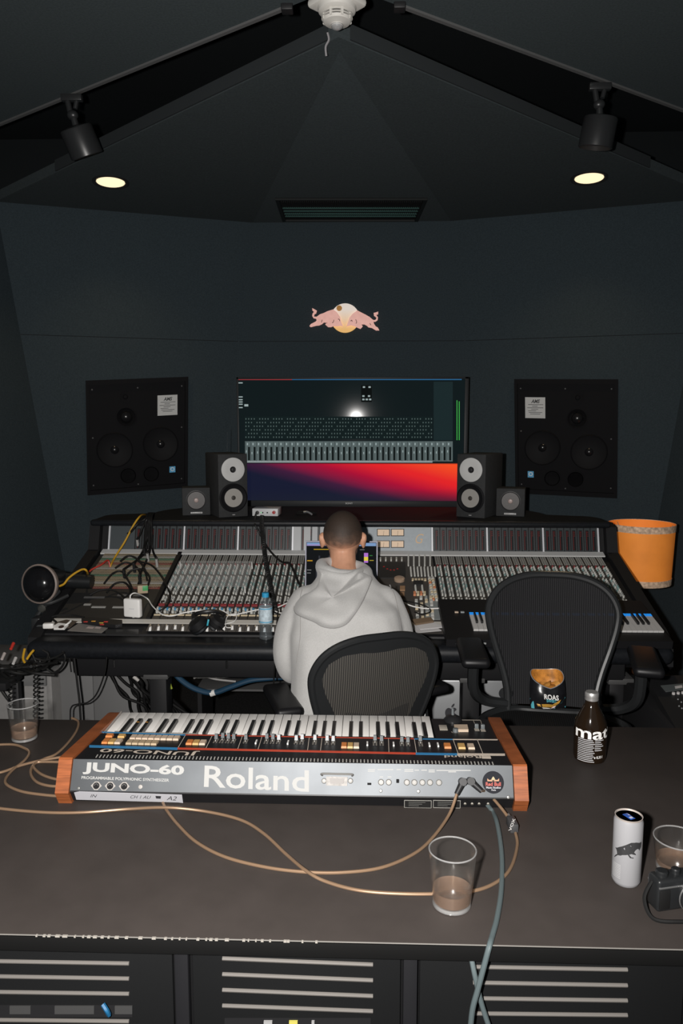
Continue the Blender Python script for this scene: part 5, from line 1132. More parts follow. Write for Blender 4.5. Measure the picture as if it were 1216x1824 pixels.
# trousers and shoes
tr_ = MB()
loft(tr_, [(-.07, 2.62, .42, .17, .14), (-.07, 2.66, .50, .175, .15), (-.07, 2.66, .56, .16, .12)])
for s_ in (-1, 1): limb(tr_, [(-.07 + s_ * .10, 2.66, .49, .092), (-.07 + s_ * .15, 2.92, .50, .082), (-.07 + s_ * .17, 3.10, .49, .068), (-.07 + s_ * .17, 3.13, .34, .060), (-.07 + s_ * .16, 3.10, .10, .050)])
tm = remeshed(tr_, .009, 5, .5); tm.materials.append(mat('black_trousers', (.014, .014, .016), .85, spec=.15, bump=.2)); link('trousers', tm, per)
for s_ in (-1, 1):
    x = -.07 + s_ * .16; sh = MB(); sh.ell((x, 3.16, .045), (.046, .13, .04), 20, 12); sh.ell((x, 3.09, .07), (.042, .055, .05), 18, 12); sm_ = remeshed(sh, .007, 4, .5); sm_.materials.append(mat('dark_shoes', (.02, .02, .02), .6)); so = link('shoe', sm_, per)
    MB().box((x - .047, 3.03, 0), (x + .047, 3.29, .014), .006).build('sole', mat('shoe_sole', (.3, .3, .29), .7), so)
# ================================================================== laptop
lp = thing('laptop', 'open silver laptop with a dark screen in front of the person', 'laptop', tuple(sp(-.108, .16)))
LH = sp(-.108, .300, .022); sd_ = V((0, .18, 1)).normalized()
def lpt(x, s, h): return sp(-.108 + x, s, h)
MB().prism([lpt(-.156, .085, .014), lpt(.156, .085, .014), lpt(.156, .300, .014), lpt(-.156, .300, .014)], SN * .011).build('base', M_alu, lp, True, 0)
kbm = MB().prism([lpt(-.135, .165, .0251), lpt(.135, .165, .0251), lpt(.135, .285, .0251), lpt(-.135, .285, .0251)], SN * .0006).build('keyboard_well', M_blackm, lp, True, 0)
for r_ in range(5):
    for c_ in range(13): x = -.132 + c_ * .0204; s_ = .169 + r_ * .0228; MB().prism([lpt(x, s_, .0257), lpt(x + .0178, s_, .0257), lpt(x + .0178, s_ + .019, .0257), lpt(x, s_ + .019, .0257)], SN * .001).build('key', M_black, kbm, smooth_deg=0)
MB().prism([lpt(-.055, .095, .0251), lpt(.055, .095, .0251), lpt(.055, .158, .0251), lpt(-.055, .158, .0251)], SN * .0004).build('trackpad', mat('trackpad', (.36, .37, .38), .4, metal=.5), lp, True, 0)
sh_ = .212
def ls(x, v, h=0): return LH + V((x, 0, 0)) + sd_ * (v * sh_) + V((0, -1, .18)).normalized() * h
lid = MB().prism([ls(-.157, 0), ls(.157, 0), ls(.157, 1), ls(-.157, 1)], V((0, .006, 0))).build('lid', mat('lid_silver', (.13, .13, .165), .45, metal=.3), lp, True, 0)
sc2 = MB().prism([ls(-.152, .03, .0002), ls(.152, .03, .0002), ls(.152, .975, .0002), ls(-.152, .975, .0002)], V((0, -.0004, 0))).build('screen', glow('laptop_dark', (18, 20, 22)), lp, True, 0)
def lr(x0, v0, x1, v1, c, nm='window_element', h=.0012): MB().quad(ls(x0, v0, h), ls(x1, v0, h), ls(x1, v1, h), ls(x0, v1, h)).build(nm, glow('lap' + str(c), c), sc2, smooth_deg=0)
lr(-.15, .90, .15, .965, (120, 150, 190), 'menu_bar'); lr(-.15, .90, -.05, .93, (150, 140, 190), 'menu_bar', .0013)
lr(-.12, .82, -.04, .835, (200, 160, 40)); lr(-.148, .585, -.125, .605, (200, 150, 40)); lr(-.06, .58, -.045, .66, (220, 200, 60)); lr(.098, .56, .116, .76, (170, 110, 200)); lr(.098, .60, .116, .68, (220, 200, 70), h=.0014)
lr(.08, .82, .10, .83, (130, 130, 130)); lr(.122, .70, .135, .715, (50, 120, 60)); lr(.122, .60, .14, .615, (170, 150, 50)); lr(-.148, .40, -.13, .41, (150, 150, 150)); lr(-.148, .34, -.132, .35, (150, 150, 150))
for k in range(7): lr(-.11 + k * .011, .22 + (k % 3) * .05, -.103 + k * .011, .52 + (k * 7 % 4) * .06, (46, 48, 54))
# ================================================================== master keyboard on the console
PKa, PKb = V((0, 2.765, .792)), V((0, 3.115, .862)); KT = (PKb - PKa).normalized(); KNn = V((0, -KT.z, KT.y)); PK = (PKa, KNn)
kx0, kx1 = aty(794, 1136, 2.78).x, aty(1196, 1136, 2.78).x
mk_ = thing('master_keyboard', 'long black controller keyboard with blue-lit keys on the right of the console', 'keyboard', ((kx0 + kx1) / 2, 2.93, .76))
def kp(x, s, h=0): return V((x, PKa.y, PKa.z)) + KT * s + KNn * h
MB().prism([kp(kx0, 0, -.030), kp(kx1, 0, -.030), kp(kx1, 0, .0), kp(kx0, 0, .0)], KT * .357).build('case', mat('keyboard_black', (.008, .008, .009), .5, spec=.25), mk_, True, 0)
ka, kb_ = onp(843, 1124, PK), onp(1178, 1122, PK); s_f = (ka - PKa).dot(KT); s_r = (onp(843, 1097, PK) - PKa).dot(KT)
nk = 36; kw = (kb_.x - ka.x) / nk
wkm = MB().prism([kp(.0005, s_f, -.008), kp(kw - .0005, s_f, -.008), kp(kw - .0005, s_f, .008), kp(.0005, s_f, .008)], KT * (s_r - s_f)).mesh('white_key', mat('pale_key', (.50, .49, .48), .4), 0)
bkm = MB().prism([kp(-.0045, s_f + (s_r - s_f) * .38, .007), kp(.0045, s_f + (s_r - s_f) * .38, .007), kp(.004, s_f + (s_r - s_f) * .40, .017), kp(-.004, s_f + (s_r - s_f) * .40, .017)], KT * (s_r - s_f) * .6).mesh('black_key', M_bk, 0)
lgm = MB().prism([kp(.001, s_r - .006, .0082), kp(kw - .001, s_r - .006, .0082), kp(kw - .001, s_r + .012, .0082), kp(.001, s_r + .012, .0082)], KNn * .002).mesh('key_light', glow('blue_key_light', (30, 120, 200), 1.2), 0)
for k in range(nk):
    o = link('white_key', wkm, mk_, True); o.location.x = ka.x + k * kw
    if 'CDEFGAB'[k % 7] in 'CDFGA' and k < nk - 1: o = link('black_key', bkm, mk_, True); o.location.x = ka.x + (k + 1) * kw
    o = link('key_light', lgm, mk_, True); o.location.x = ka.x + k * kw
for x, c in ((810, M_cr), (820.5, mat('grey_soft_key', (.22, .24, .25), .5))): q = onp(x, 1092, PK); MB().box(q + V((-.001, -.002, 0)), q + V((.014, .012, .006)), .001).build('soft_button', c, mk_, True)
for k in range(16): q = V((kx0 + .035 + k * .034, 2.764, .775)); MB().box(q, q + V((.011, -.003, .007)), .001).build('front_button', mat('front_button', (.25, .26, .26), .4), mk_, True)
# ================================================================== orange lamp
lc = aty(1140, 990, 3.85); lz0, lz1 = .785, 1.085
lm = thing('shade_lamp', 'lamp with an orange parchment drum shade and patterned trim bands', 'lamp', (lc.x, 3.85, 0))
M_shade = mat('orange_parchment', (.86, .29, .045), .7, noise=.12, nscale=9, emit=(1, .26, .03), es=.13)
def ring(r0, r1, z0, z1, th=.002): return MB().lathe([(r0, z0), (r1, z1), (r1 - th, z1), (r0 - th, z0), (r0, z0)], (0, 0, 0), (0, 0, 1), 48)
ring(.150, .160, lz0, lz1).build('lamp_shade', M_shade, lm)
M_trim = mat('tan_brocade', (.66, .47, .33), .7, noise=.40, nscale=70)
ring(.1522, .1536, lz0 - .002, lz0 + .030).build('trim_band', M_trim, lm); ring(.1612, .1624, lz1 - .032, lz1 + .002).build('trim_band', M_trim, lm)
MB().lathe([(.0, 0), (.12, 0), (.115, .02), (.03, .04), (.018, .09), (.028, .30), (.016, .45), (.024, .62), (.012, .70), (.012, .78)], (0, 0, 0), (0, 0, 1), 32).build('turned_base', mat('brown_lamp_wood', (.12, .05, .02), .4), lm)
MB().lathe([(.012, .78), (.03, .83), (.04, .88), (.028, .92), (0, .93)], (0, 0, 0), (0, 0, 1), 20).build('bulb', mat('lamp_bulb', (1, .8, .5), .4, emit=(1, .55, .2), es=1.0), lm)
for k in range(3): a = k * math.tau / 3; MB().tube([(0.01 * math.cos(a), .01 * math.sin(a), .80), (.156 * math.cos(a), .156 * math.sin(a), lz1 - .01)], .0015, 6, 1).build('shade_spoke', M_jk, lm)
# ================================================================== things lying on the console
def onsurf(x, y, h=0): return onp(x, y, (S0 + SN * (.006 + h), SN))
M_bag = None
# white power adapter with its cord
ab = onsurf(238, 1099); t = thing('power_adapter', 'square white laptop power adapter standing on the console', 'power adapter', tuple(ab), R(-14))
MB().box((-.040, -.014, 0), (.036, .014, .078), .008, seg=3).build('brick', M_white, t)
MB().cyl((.0, 0, -.002), (.0, 0, .004), .006, n=10).build('plug_stub', M_white, t)
MB().box((-.012, -.0148, .035), (.012, -.014, .040)).build('logo_mark', mat('adapter_grey', (.6, .6, .6), .5), t)
wp = [ab + V((-.012, 0, .078)), ab + V((-.010, .004, .092)), ab + V((.010, .01, .098))] + [onsurf(x, y, .012) for x, y in ((262, 1066), (272, 1080), (288, 1094), (306, 1097), (330, 1091), (360, 1087), (395, 1088), (412, 1096), (432, 1092), (460, 1086), (490, 1083), (515, 1072), (530, 1064))]
tag(MB().tube(wp, .0026, 8, 6).build('charging_cable', M_white), 'thin white charging cable snaking from the adapter across the channel faders', 'cable')
tag(MB().tube([onsurf(x, y, .014) for x, y in ((486, 1087), (500, 1092), (512, 1090), (524, 1096), (535, 1106))], .0024, 8, 6).build('charging_cable', M_white), 'short white cable end beside the water bottle', 'cable')
tag(MB().tube([onsurf(x, y, .013) for x, y in ((400, 1112), (418, 1106), (420, 1094), (405, 1098), (402, 1116), (412, 1118))], .002, 6, 6).build('charging_cable', M_white), 'thin white cable loop by the black headphones', 'cable')
# beige adapter box with green tape
q = onsurf(254, 1056); t = thing('adapter_box', 'small beige cable adapter box with green tape on the patch bay', 'adapter', tuple(q), R(20))
MB().box((-.022, -.016, 0), (.022, .016, .036), .003).build('box_body', mat('beige_box', (.36, .28, .19), .6), t); MB().box((-.001, -.0165, .012), (.0225, .0165, .034), .001).build('green_tape', mat('green_tape', (.05, .30, .10), .5), t)
# headphones
hp = onsurf(370, 1117); t = thing('headphones', 'black over-ear headphones lying on the faders with a cyan patch', 'headphones', tuple(hp), R(8))
M_hpb = mat('headphone_black', (.010, .010, .011), .45)
for s_ in (-1, 1):
    e_ = MB().lathe([(.034, 0), (.040, .008), (.040, .024), (.030, .034), (0, .036)], (s_ * .030, .0 + .012 * s_, .004), (s_ * .5, -.2, .75), 28).build('ear_cup', M_hpb, t)
    MB().lathe([(.036, -.010), (.040, -.004), (.036, .002), (.022, .0), (.022, -.008), (.036, -.010)], (s_ * .030, .012 * s_, .004), (s_ * .5, -.2, .75), 28).build('ear_pad', M_leather, e_)
MB().tube([(-.055, .0, .03), (-.06, .06, .035), (-.02, .09, .04), (.03, .085, .042), (.062, .05, .036), (.055, .01, .03)], .009, 8).build('headband', M_hpb, t)
MB().box((-.006, -.040, .016), (.001, -.034, .042), .001, M=Matrix.Rotation(R(12), 4, 'Y')).build('cyan_patch', mat('cyan_patch', (.03, .32, .42), .5), t)
MB().box((-.020, -.036, .014), (-.012, -.031, .030), .001).build('tan_patch', mat('tan_patch', (.30, .20, .15), .5), t)
MB().tube([(.04, -.02, .012), (.055, -.05, .006), (.065, -.075, .004)], .0022, 6).build('lead', M_rubber, t)
# water bottle
wb = V((aty(474, 1130, 2.895).x, 2.885, .753)); t = thing('water_bottle', 'clear plastic water bottle with a blue cap and pale label', 'bottle', tuple(wb))
M_pet = thin_glass('clear_pet', (.90, .93, .95), .28, (.6, .65, .68), .05)
wh = .185
MB().lathe([(.012, .006), (.020, 0), (.0255, .004), (.0262, .02), (.0245, .03), (.0262, .04), (.0262, wh * .72), (.022, wh * .82), (.0125, wh * .90), (.012, wh * .93)], (0, 0, 0), (0, 0, 1), 32).build('bottle_body', M_pet, t)
MB().lathe([(.0268, wh * .36), (.0268, wh * .70)], (0, 0, 0), (0, 0, 1), 32).build('paper_label', mat('pale_blue_label', (.42, .50, .55), .5, noise=.3, nscale=70), t)
for z in (.375, .66): MB().lathe([(.0270, wh * z), (.0270, wh * (z + .025))], (0, 0, 0), (0, 0, 1), 32).build('label_stripe', mat('label_blue', (.10, .32, .48), .5), t)
MB().lathe([(.0140, wh * .905), (.0140, wh * .99), (.012, wh), (0, wh)], (0, 0, 0), (0, 0, 1), 24).build('screw_cap', mat('blue_cap', (.03, .28, .50), .4), t)
# remote, plug, hub, notepad on the left
def flat_thing(name, lab, cat, pts, h, m_, h0=0.0):
    c = sum((onsurf(*p) for p in pts), V()) / len(pts); t = thing(name, lab, cat, tuple(c)); MB().prism([onsurf(*p, h0) for p in pts], SN * h).build(name + '_body', m_, t, True, 0); return t
t = flat_thing('remote_control', 'black remote control with red and orange keys on the console left', 'remote control', [(146, 1107), (160, 1105), (218, 1110), (218, 1117), (206, 1119), (146, 1112)], .016, M_black)
for k, (x, y, c) in enumerate(((152, 1108, (.5, .03, .02)), (166, 1107, (.6, .30, .04)), (180, 1110, (.5, .35, .05)), (188, 1108, (.55, .04, .03)), (181, 1113, (.5, .03, .02)))): q = onsurf(x, y, .016); MB().box(q + V((-.007, -.004, 0)), q + V((.010, .004, .003)), .001).build('remote_key', mat('rk%d' % k, c, .5), t, True)
t = flat_thing('usb_hub', 'white flat card hub with a dark round mark beside the plug', 'hub', [(95, 1119), (105, 1113), (122, 1115), (115, 1122), (96, 1122)], .010, M_white)
MB().lathe([(.011, 0), (.011, .0006), (0, .0007)], onsurf(109, 1116.5, .010), SN, 20).build('round_mark', mat('brown_mark', (.05, .03, .025), .5), t, True)
MB().tube([onsurf(116, 1114, .008), onsurf(122, 1110, .014), onsurf(126, 1106, .014)], .004, 8).build('hub_lead', M_white, t, True)
q = onsurf(82, 1119); t = thing('mains_plug', 'small white two-pin plug lying at the console corner', 'plug', tuple(q), R(8))
MB().box((-.010, -.014, 0), (.032, .012, .022), .005).build('plug_body', M_white, t)
for y in (-.008, .006): MB().cyl((-.010, y, .011), (-.034, y, .011), .0022, n=8).build('pin', M_chrome, t)
t = flat_thing('clear_folder', 'grey translucent folder lying on the console left corner', 'folder', [(120, 1124), (140, 1111), (192, 1119), (181, 1128)], .002, mat('grey_folder', (.16, .15, .14), .4))
for x0, x1 in ((153, 165), (168, 178)): MB().prism([onsurf(x0, 1119, .0022), onsurf(x0 + 4, 1116, .0022), onsurf(x1 + 3, 1117, .0022), onsurf(x1, 1120, .0022)], SN * .0005).build('folder_label', mat('pinkish_label', (.36, .30, .28), .6), t, True, 0)
flat_thing('brown_card', 'dark brown card lying between the plug and the folder', 'card', [(88, 1112), (118, 1104), (138, 1107), (124, 1119), (86, 1121)], .0015, mat('brown_card', (.07, .055, .042), .5))
# papers and phone by the right hand
for k, (pts, lab, c) in enumerate((([(738, 1112), (770, 1109), (792, 1118), (748, 1122)], 'white sheet of paper on top of the stack right of the person', (.48, .47, .47)), ([(730, 1116), (765, 1112), (786, 1124), (742, 1128)], 'lower white sheet of paper in the stack right of the person', (.42, .41, .41)))):
    c_ = sum((onsurf(*p) for p in pts), V()) / 4; o = MB().prism([onsurf(*p, .010 - k * .006) for p in pts], SN * .004).build('paper_sheet', mat('paper%d' % k, c, .7), smooth_deg=0); tag(o, lab, 'paper', 'papers on the console')
t = flat_thing('brown_notebook', 'brown notebook lying on the papers right of the person', 'notebook', [(732, 1106), (766, 1102), (772, 1109), (740, 1114)], .008, mat('brown_cover', (.16, .11, .07), .5), .016)
def scable(pts, r, m_, lab, h=.012, group='loose cables on the console'):
    return tag(MB().tube([onsurf(p[0], p[1], p[2] if len(p) > 2 else h) for p in pts], r, 8, 6).build('loose_cable', m_), lab, 'cable', group)
scable([(716, 1072, .03), (735, 1080), (760, 1084), (790, 1083), (800, 1082)], .0028, M_white, 'white cable lying over the centre section keys')
scable([(716, 1070, .03), (740, 1074), (762, 1082), (766, 1090), (750, 1094), (738, 1090)], .0028, M_rubber, 'black cable looping over the centre section keys')
scable([(714, 1074, .035), (724, 1082), (727, 1094), (720, 1104)], .0024, mat('tan_cable', (.35, .20, .12), .5), 'thin tan cable beside the right sleeve')
# cables from the ledge
lg_ = lambda x, y, z=ZL + .006: atz(x, y, z)
tag(MB().tube([lg_(456, 914, ZL + .018), aty(453, 930, 3.60), aty(462, 950, 3.58), aty(478, 978, 3.55), aty(500, 1000, 3.46), aty(515, 1003, 3.40), aty(524, 1020, 3.32), aty(532, 1040, 3.24)], .0045, 8, 8).build('loose_cable', M_rubber), 'black cable sagging from the white box over the meter bridge to the laptop', 'cable', 'loose cables on the console')
hp_ = smooth([aty(466, 922, 3.60), aty(467, 945, 3.58), aty(470, 975, 3.56), aty(474, 1005, 3.43), aty(480, 1035, 3.28), aty(486, 1065, 3.15), aty(492, 1090, 3.05)], 16)
cp = []
for i, p in enumerate(hp_):
    for k in range(3): a = (i * 3 + k) * math.tau / 5.0; p2 = p.lerp(hp_[min(i + 1, len(hp_) - 1)], k / 3); cp.append(p2 + V((.0085 * math.cos(a), 0, .0085 * math.sin(a))) + V((0, -.008, .004)))
cp += [aty(493, 1110, 2.95), aty(495, 1135, 2.83), aty(492, 1160, 2.79), aty(488, 1200, 2.80), aty(486, 1260, 2.85)]
tag(MB().tube(cp, .0032, 6, 2).build('coiled_cord', M_rubber), 'black coiled headphone cord hanging down over the channels to the armrest', 'cable', 'coiled cords')
# patch cables at the left: a bundle of leads over the ledge
tag(MB().tube([lg_(258, 917), aty(250, 919, 3.62), aty(238, 935, 3.57), aty(222, 965, 3.55), aty(205, 992, 3.50), aty(198, 1005, 3.44), onsurf(196, 1010)], .0045, 8, 8).build('patch_lead', mat('yellow_lead', (.50, .28, .02), .45)), 'long yellow patch lead from the ledge to the patch bay', 'cable', 'patch leads')
tag(MB().tube([onsurf(157, 1030), aty(155, 1018, 3.20), aty(148, 1014, 3.18), aty(135, 1020, 3.15), aty(122, 1030, 3.12), aty(114, 1040, 3.10), aty(106, 1044, 3.08)], .0045, 8, 8).build('patch_lead', mat('yellow_lead', (.50, .28, .02), .45)), 'short yellow patch lead arching off the console left side', 'cable', 'patch leads')
tag(MB().tube([onsurf(196, 1010), onsurf(192, 998, .03), onsurf(180, 1006, .03), onsurf(164, 1014, .02), onsurf(155, 1022)], .004, 8, 8).build('patch_lead', mat('red_lead', (.38, .03, .02), .45)), 'red patch lead curling over the upper patch bay', 'cable', 'patch leads')
M_plugs = mat('pale_plug', (.42, .41, .40), .4, metal=.3)
spec_ = [(262, 918, 232, 948, 228, 965), (264, 918, 248, 955, 246, 975), (266, 918, 262, 960, 258, 990), (268, 918, 268, 972, 264, 1000), (270, 918, 272, 980, 280, 1010), (261, 918, 255, 980, 240, 1020), (265, 918, 258, 1000, 222, 1030), (267, 918, 266, 1000, 250, 1040)]
words = ['first', 'second', 'third', 'fourth', 'fifth', 'sixth', 'seventh', 'eighth']
for k, (x0, y0, x1, y1, x2, y2) in enumerate(spec_):
    e = onsurf(x2, y2, .004)
    t = thing('patch_lead', 'black patch lead hanging from the ledge, %s from the left at its plug' % words[sorted(range(8), key=lambda i: spec_[i][4]).index(k)], 'cable', tuple(e), group='patch leads')
    MB().tube([lg_(x0 + 4, y0 - 4), aty(x0, y0 + 4, 3.585), aty((x0 + x1) / 2 - 2 + k % 3, (y0 + y1) / 2, 3.56), aty(x1, min(y1, 985), 3.54) if y1 > 985 else aty(x1, y1, 3.565), e + SN * .045], .005, 8, 6).build('lead', M_rubber, t, True)
    MB().cyl(e + SN * .002, e + SN * .042, .0065, .0065, 10).build('jack_plug', M_plugs if k in (0, 1, 3, 4) else M_black, t, True)
for k, (pts, lab) in enumerate((([(205, 1012, .03), (222, 1002, .04), (240, 1008, .03), (250, 1024, .02), (246, 1040)], 'black lead arching across the middle of the patch bay'), ([(246, 1000, .03), (268, 1006, .03), (284, 1022, .03), (296, 1042, .02), (303, 1062, .02), (296, 1080, .015), (284, 1088)], 'black lead looping from the patch bay onto the first channels'), ([(185, 1040), (200, 1022, .03), (216, 1018, .03), (228, 1034, .02), (236, 1050)], 'black lead low on the patch bay near the console edge'), ([(100, 1108, .01), (92, 1100, .015), (104, 1096, .02), (128, 1096, .01), (150, 1100)], 'black lead on the console corner above the hub'), ([(160, 1060, .01), (176, 1052, .02), (196, 1050, .02), (214, 1058, .01), (226, 1070)], 'black lead lying across the dark rack panel'), ([(214, 1000, .05), (228, 990, .06), (244, 996, .05), (256, 1012, .04), (262, 1034, .02)], 'black lead arching high over the patch bay plugs'), ([(222, 1030, .02), (234, 1016, .04), (252, 1014, .04), (266, 1028, .03), (262, 1046, .01)], 'black lead coiled beside the beige adapter'), ([(190, 1056, .01), (204, 1040, .03), (222, 1038, .03), (232, 1052, .02), (224, 1064, .01)], 'black lead looped above the white adapter'))):
    scable(pts, .0042, M_rubber, lab, .008)
# ================================================================== left side: desk lamp, cable rack, cabinet
lpv = aty(70, 1040, 3.06)
t = thing('clamp_lamp', 'black round clamp lamp with a pale rim left of the console', 'lamp', tuple(lpv))
ax = V((-.18, -1, .10)).normalized()
hd_ = MB().lathe([(.030, -.16), (.045, -.15), (.060, -.06), (.078, -.01), (.080, 0), (.074, .002), (.070, -.006)], lpv, ax, 36).build('lamp_head', mat('lamp_black', (.010, .011, .012), .35), t, True)
MB().lathe([(.0805, -.016), (.083, -.008), (.083, .002), (.0765, .005), (.0765, -.002), (.0805, -.016)], lpv, ax, 36).build('pale_rim', mat('pale_rim', (.20, .16, .14), .5), hd_)
MB().lathe([(.070, -.004), (.062, .018), (.040, .034), (.018, .041), (0, .042)], lpv, ax, 32).build('front_dome', mat('gloss_black', (.008, .008, .009), .16), hd_)
MB().cyl(lpv - ax * .14, lpv + V((.17, .14, -.02)), .036, .030, 20).build('rear_housing', mat('lamp_black', (.010, .011, .012), .35), t, True)
jj = aty(76, 1083, 3.06)
MB().tube([lpv + V((.02, .06, -.07)), jj + V((.05, .05, .06)), jj, aty(60, 1110, 3.02), V((-1.335, 3.02, .77))], .010, 8).build('arm', M_canm, t, True)
MB().tube([lpv + V((-.05, .02, -.075)), lpv + V((.03, .0, -.085)), lpv + V((.10, .05, -.06))], .008, 8).build('yoke', M_canm, t, True)
MB().lathe([(.016, -.008), (.018, 0), (.012, .006), (0, .007)], jj + V((0, -.012, 0)), (0, -1, 0), 20).build('joint_knob', mat('dull_steel', (.12, .12, .11), .35, metal=.7), t, True)
MB().box((-1.37, 2.98, .74), (-1.335, 3.06, .80), .004).build('clamp', M_canm, t, True)
# stand with cable heap
SZ = .64
st_ = thing('cable_stand', 'black equipment stand heaped with cables at the far left', 'stand', (-1.45, 2.80, 0))
MB().box((-1.75, 2.66, SZ - .03), (-1.33, 2.80, SZ), .005).build('top_shelf', M_blackm, st_, True)
for x in (-1.70, -1.325): MB().box((x - .012, 2.72, 0), (x + .012, 2.75, SZ - .02), .003).build('post', M_black, st_, True)
MB().box((-1.72, 2.72, .05), (-1.31, 2.75, .08), .003).build('cross_bar', M_black, st_, True)
for k in range(9):
    z = SZ + .008 + (k // 3) * .012; x0 = -1.72 + (k * .13) % .2; pts = [V((x0 + .05 * j + .02 * math.sin(k * 2.1 + j), 2.73 + .05 * math.sin(j * 1.3 + k), z + .010 * math.sin(j * 2 + k) + .008)) for j in range(8)]
    tag(MB().tube(pts, .006, 8, 5).build('heap_cable', M_rubber), 'black cable in the tangled heap on the left stand', 'cable', 'cable heap on the stand')
for k, (x, y, c, lab) in enumerate(((24, 1146, (.45, .03, .02), 'small red plug sleeve on the left cable heap'), (28, 1172, (.45, .44, .43), 'pale grey connector at the edge of the left cable heap'), (8, 1164, (.40, .36, .34), 'pinkish grey connector deep in the left cable heap'))):
    q = aty(x, y, 2.655); tag(MB().cyl(q, q + V((.004, -.03, -.012)), .006, .005, 10).build('connector', mat('cn%d' % k, c, .5)), lab, 'connector')
for (px, y0, y1, lab) in ((22, 1180, 1262, 'black coiled cord hanging from the stand at the far left'), (66, 1178, 1290, 'black coiled cord hanging beside the black post')):
    a, b = aty(px, y0, 2.69), aty(px - 1, y1, 2.70); n_ = int((a - b).length / .0042); pts = []
    for i in range(n_ * 2): k = i / (n_ * 2 - 1); an = i * math.tau / 8.0; pts.append(a.lerp(b, k) + V((.011 * math.cos(an), .011 * math.sin(an), 0)))
    tag(MB().tube(pts, .0028, 6, 2).build('coiled_cord', M_rubber), lab, 'cable', 'coiled cords')
for k, (pts, c, lab) in enumerate((([(44, 1156, 2.70), (41, 1172, 2.71), (44, 1180, 2.72)], (.45, .24, .02), 'short yellow cable dropping behind the left stand'), ([(60, 1158, 2.72), (54, 1165, 2.72), (48, 1174, 2.72)], (.45, .24, .02), 'short yellow cable hooked by the cable loops'))):
    tag(MB().tube([aty(*p) for p in pts], .0045, 8, 5).build('loose_cable', mat('yellow_lead', (.5, .28, .02))), lab, 'cable', 'loose cables at the left')
for k, (pts, lab) in enumerate((([(58, 1165), (66, 1180), (80, 1178), (86, 1165), (76, 1158)], 'round loop of black cable hanging under the console left end'), ([(46, 1180), (56, 1188), (78, 1192), (88, 1176), (84, 1160)], 'larger loop of black cable hanging under the console left end'), ([(82, 1190), (96, 1198), (110, 1188), (116, 1172), (112, 1160)], 'black cable swagged between post and console'), ([(60, 1172), (78, 1176), (100, 1170), (114, 1162)], 'straight black cable under the console left end'), ([(132, 1172), (138, 1220), (143, 1270), (148, 1400), (150, 1600)], 'black cable dropping straight to the floor before the grey cabinet'), ([(124, 1172), (126, 1190), (127, 1197)], 'short black cable end hanging before the grey cabinet'), ([(0, 1228), (8, 1240), (16, 1250)], 'grey black cable at the picture edge above the left tumbler'), ([(122, 1600), (124, 1380), (125, 1285), (127, 1260), (140, 1254), (156, 1251), (172, 1236), (186, 1200), (190, 1170)], 'thin black cable swagging from the console past the grey cabinet'))):
    tag(MB().tube([aty(x, y, 2.76 + .02 * (k % 3)) for x, y in pts], .0045 if k < 5 else .003, 8, 6).build('loose_cable', M_rubber), lab, 'cable', 'loose cables at the left')
# grey cabinet under the console's left end
M_gc = mat('grey_laminate', (.20, .195, .19), .6, noise=.05); M_gc2 = mat('grey_laminate_dark', (.125, .125, .125), .6)
t = thing('grey_cabinet', 'light grey cabinet standing below the left end of the console', 'cabinet', (-1.6, 3.15, 0))
MB().box((-1.9, 3.02, 0), (-1.335, 3.4, .505), .003).build('cabinet_body', M_gc, t, True)
MB().box((-1.9, 3.0, .505), (-1.33, 3.4, .56), .003).build('cabinet_top', M_gc2, t, True)
MB().box((-1.335, 3.015, 0), (-1.312, 3.4, .55), .002).build('corner_post', M_gc, t, True)
for x0, x1 in ((-1.312, -1.17), (-1.168, -.98)): MB().box((x0, 3.10, 0), (x1, 3.4, .60), .002).build('side_panel', M_gc2, t, True)
M_loom = mat('loom_rubber', (.006, .006, .006), .6, spec=.12)
# hanging cable loom and floor gear under the console
random.seed(11)
for k in range(12):
    x = 184 + random.uniform(0, 86); j = lambda a_: random.uniform(-a_, a_); d_ = 3.02 + random.uniform(-.03, .08)
    P_ = [aty(x, 1166, d_), aty(x + 3 + j(5), 1190 + j(4), d_ + j(.02)), aty(x + 16 + j(9), 1214 + j(6), d_ + j(.02)), aty(x + 34 + j(14), 1238 + j(6), d_ + j(.02)), aty(x + 58 + j(22), 1264 + j(6), d_ + j(.02)), aty(x + 84 + j(30), 1300, d_)]
    tag(MB().tube(P_, random.uniform(.005, .009), 8, 5).build('loom_cable', M_loom), 'thick black cable of the loom hanging under the console left of the leg', 'cable', 'cable loom under the console')
q = aty(238, 1205, 2.985); tag(MB().cyl(q, q + V((.02, 0, -.018)), .008, .006, 10).build('connector', mat('cn9', (.42, .40, .38), .5)), 'pale connector stuck in the cable loom under the console', 'connector')
q = aty(298, 1204, 3.0); tag(MB().tube([q, q + V((.008, 0, -.03)), q + V((.016, 0, -.055))], .005, 8).build('earth_wire', mat('green_yellow', (.28, .34, .03), .5)), 'short green and yellow earth wire beside the console leg', 'wire')
hs_ = [aty(x, y, 3.12) for x, y in ((300, 1180), (308, 1196), (326, 1214), (350, 1228), (380, 1234), (410, 1224), (445, 1212), (480, 1208), (510, 1206))]
t = thing('blue_hose', 'dark blue thick cable with a white tag sagging under the console', 'cable', tuple(hs_[4]))
MB().tube(hs_, .012, 10, 6).build('hose', mat('navy_hose', (.012, .045, .085), .45), t, True)
e = (hs_[5] - hs_[4]).normalized(); MB().cyl(hs_[4] - e * .014, hs_[4] + e * .008, .0135, .0135, 14).build('tag_sleeve', M_white, t, True)
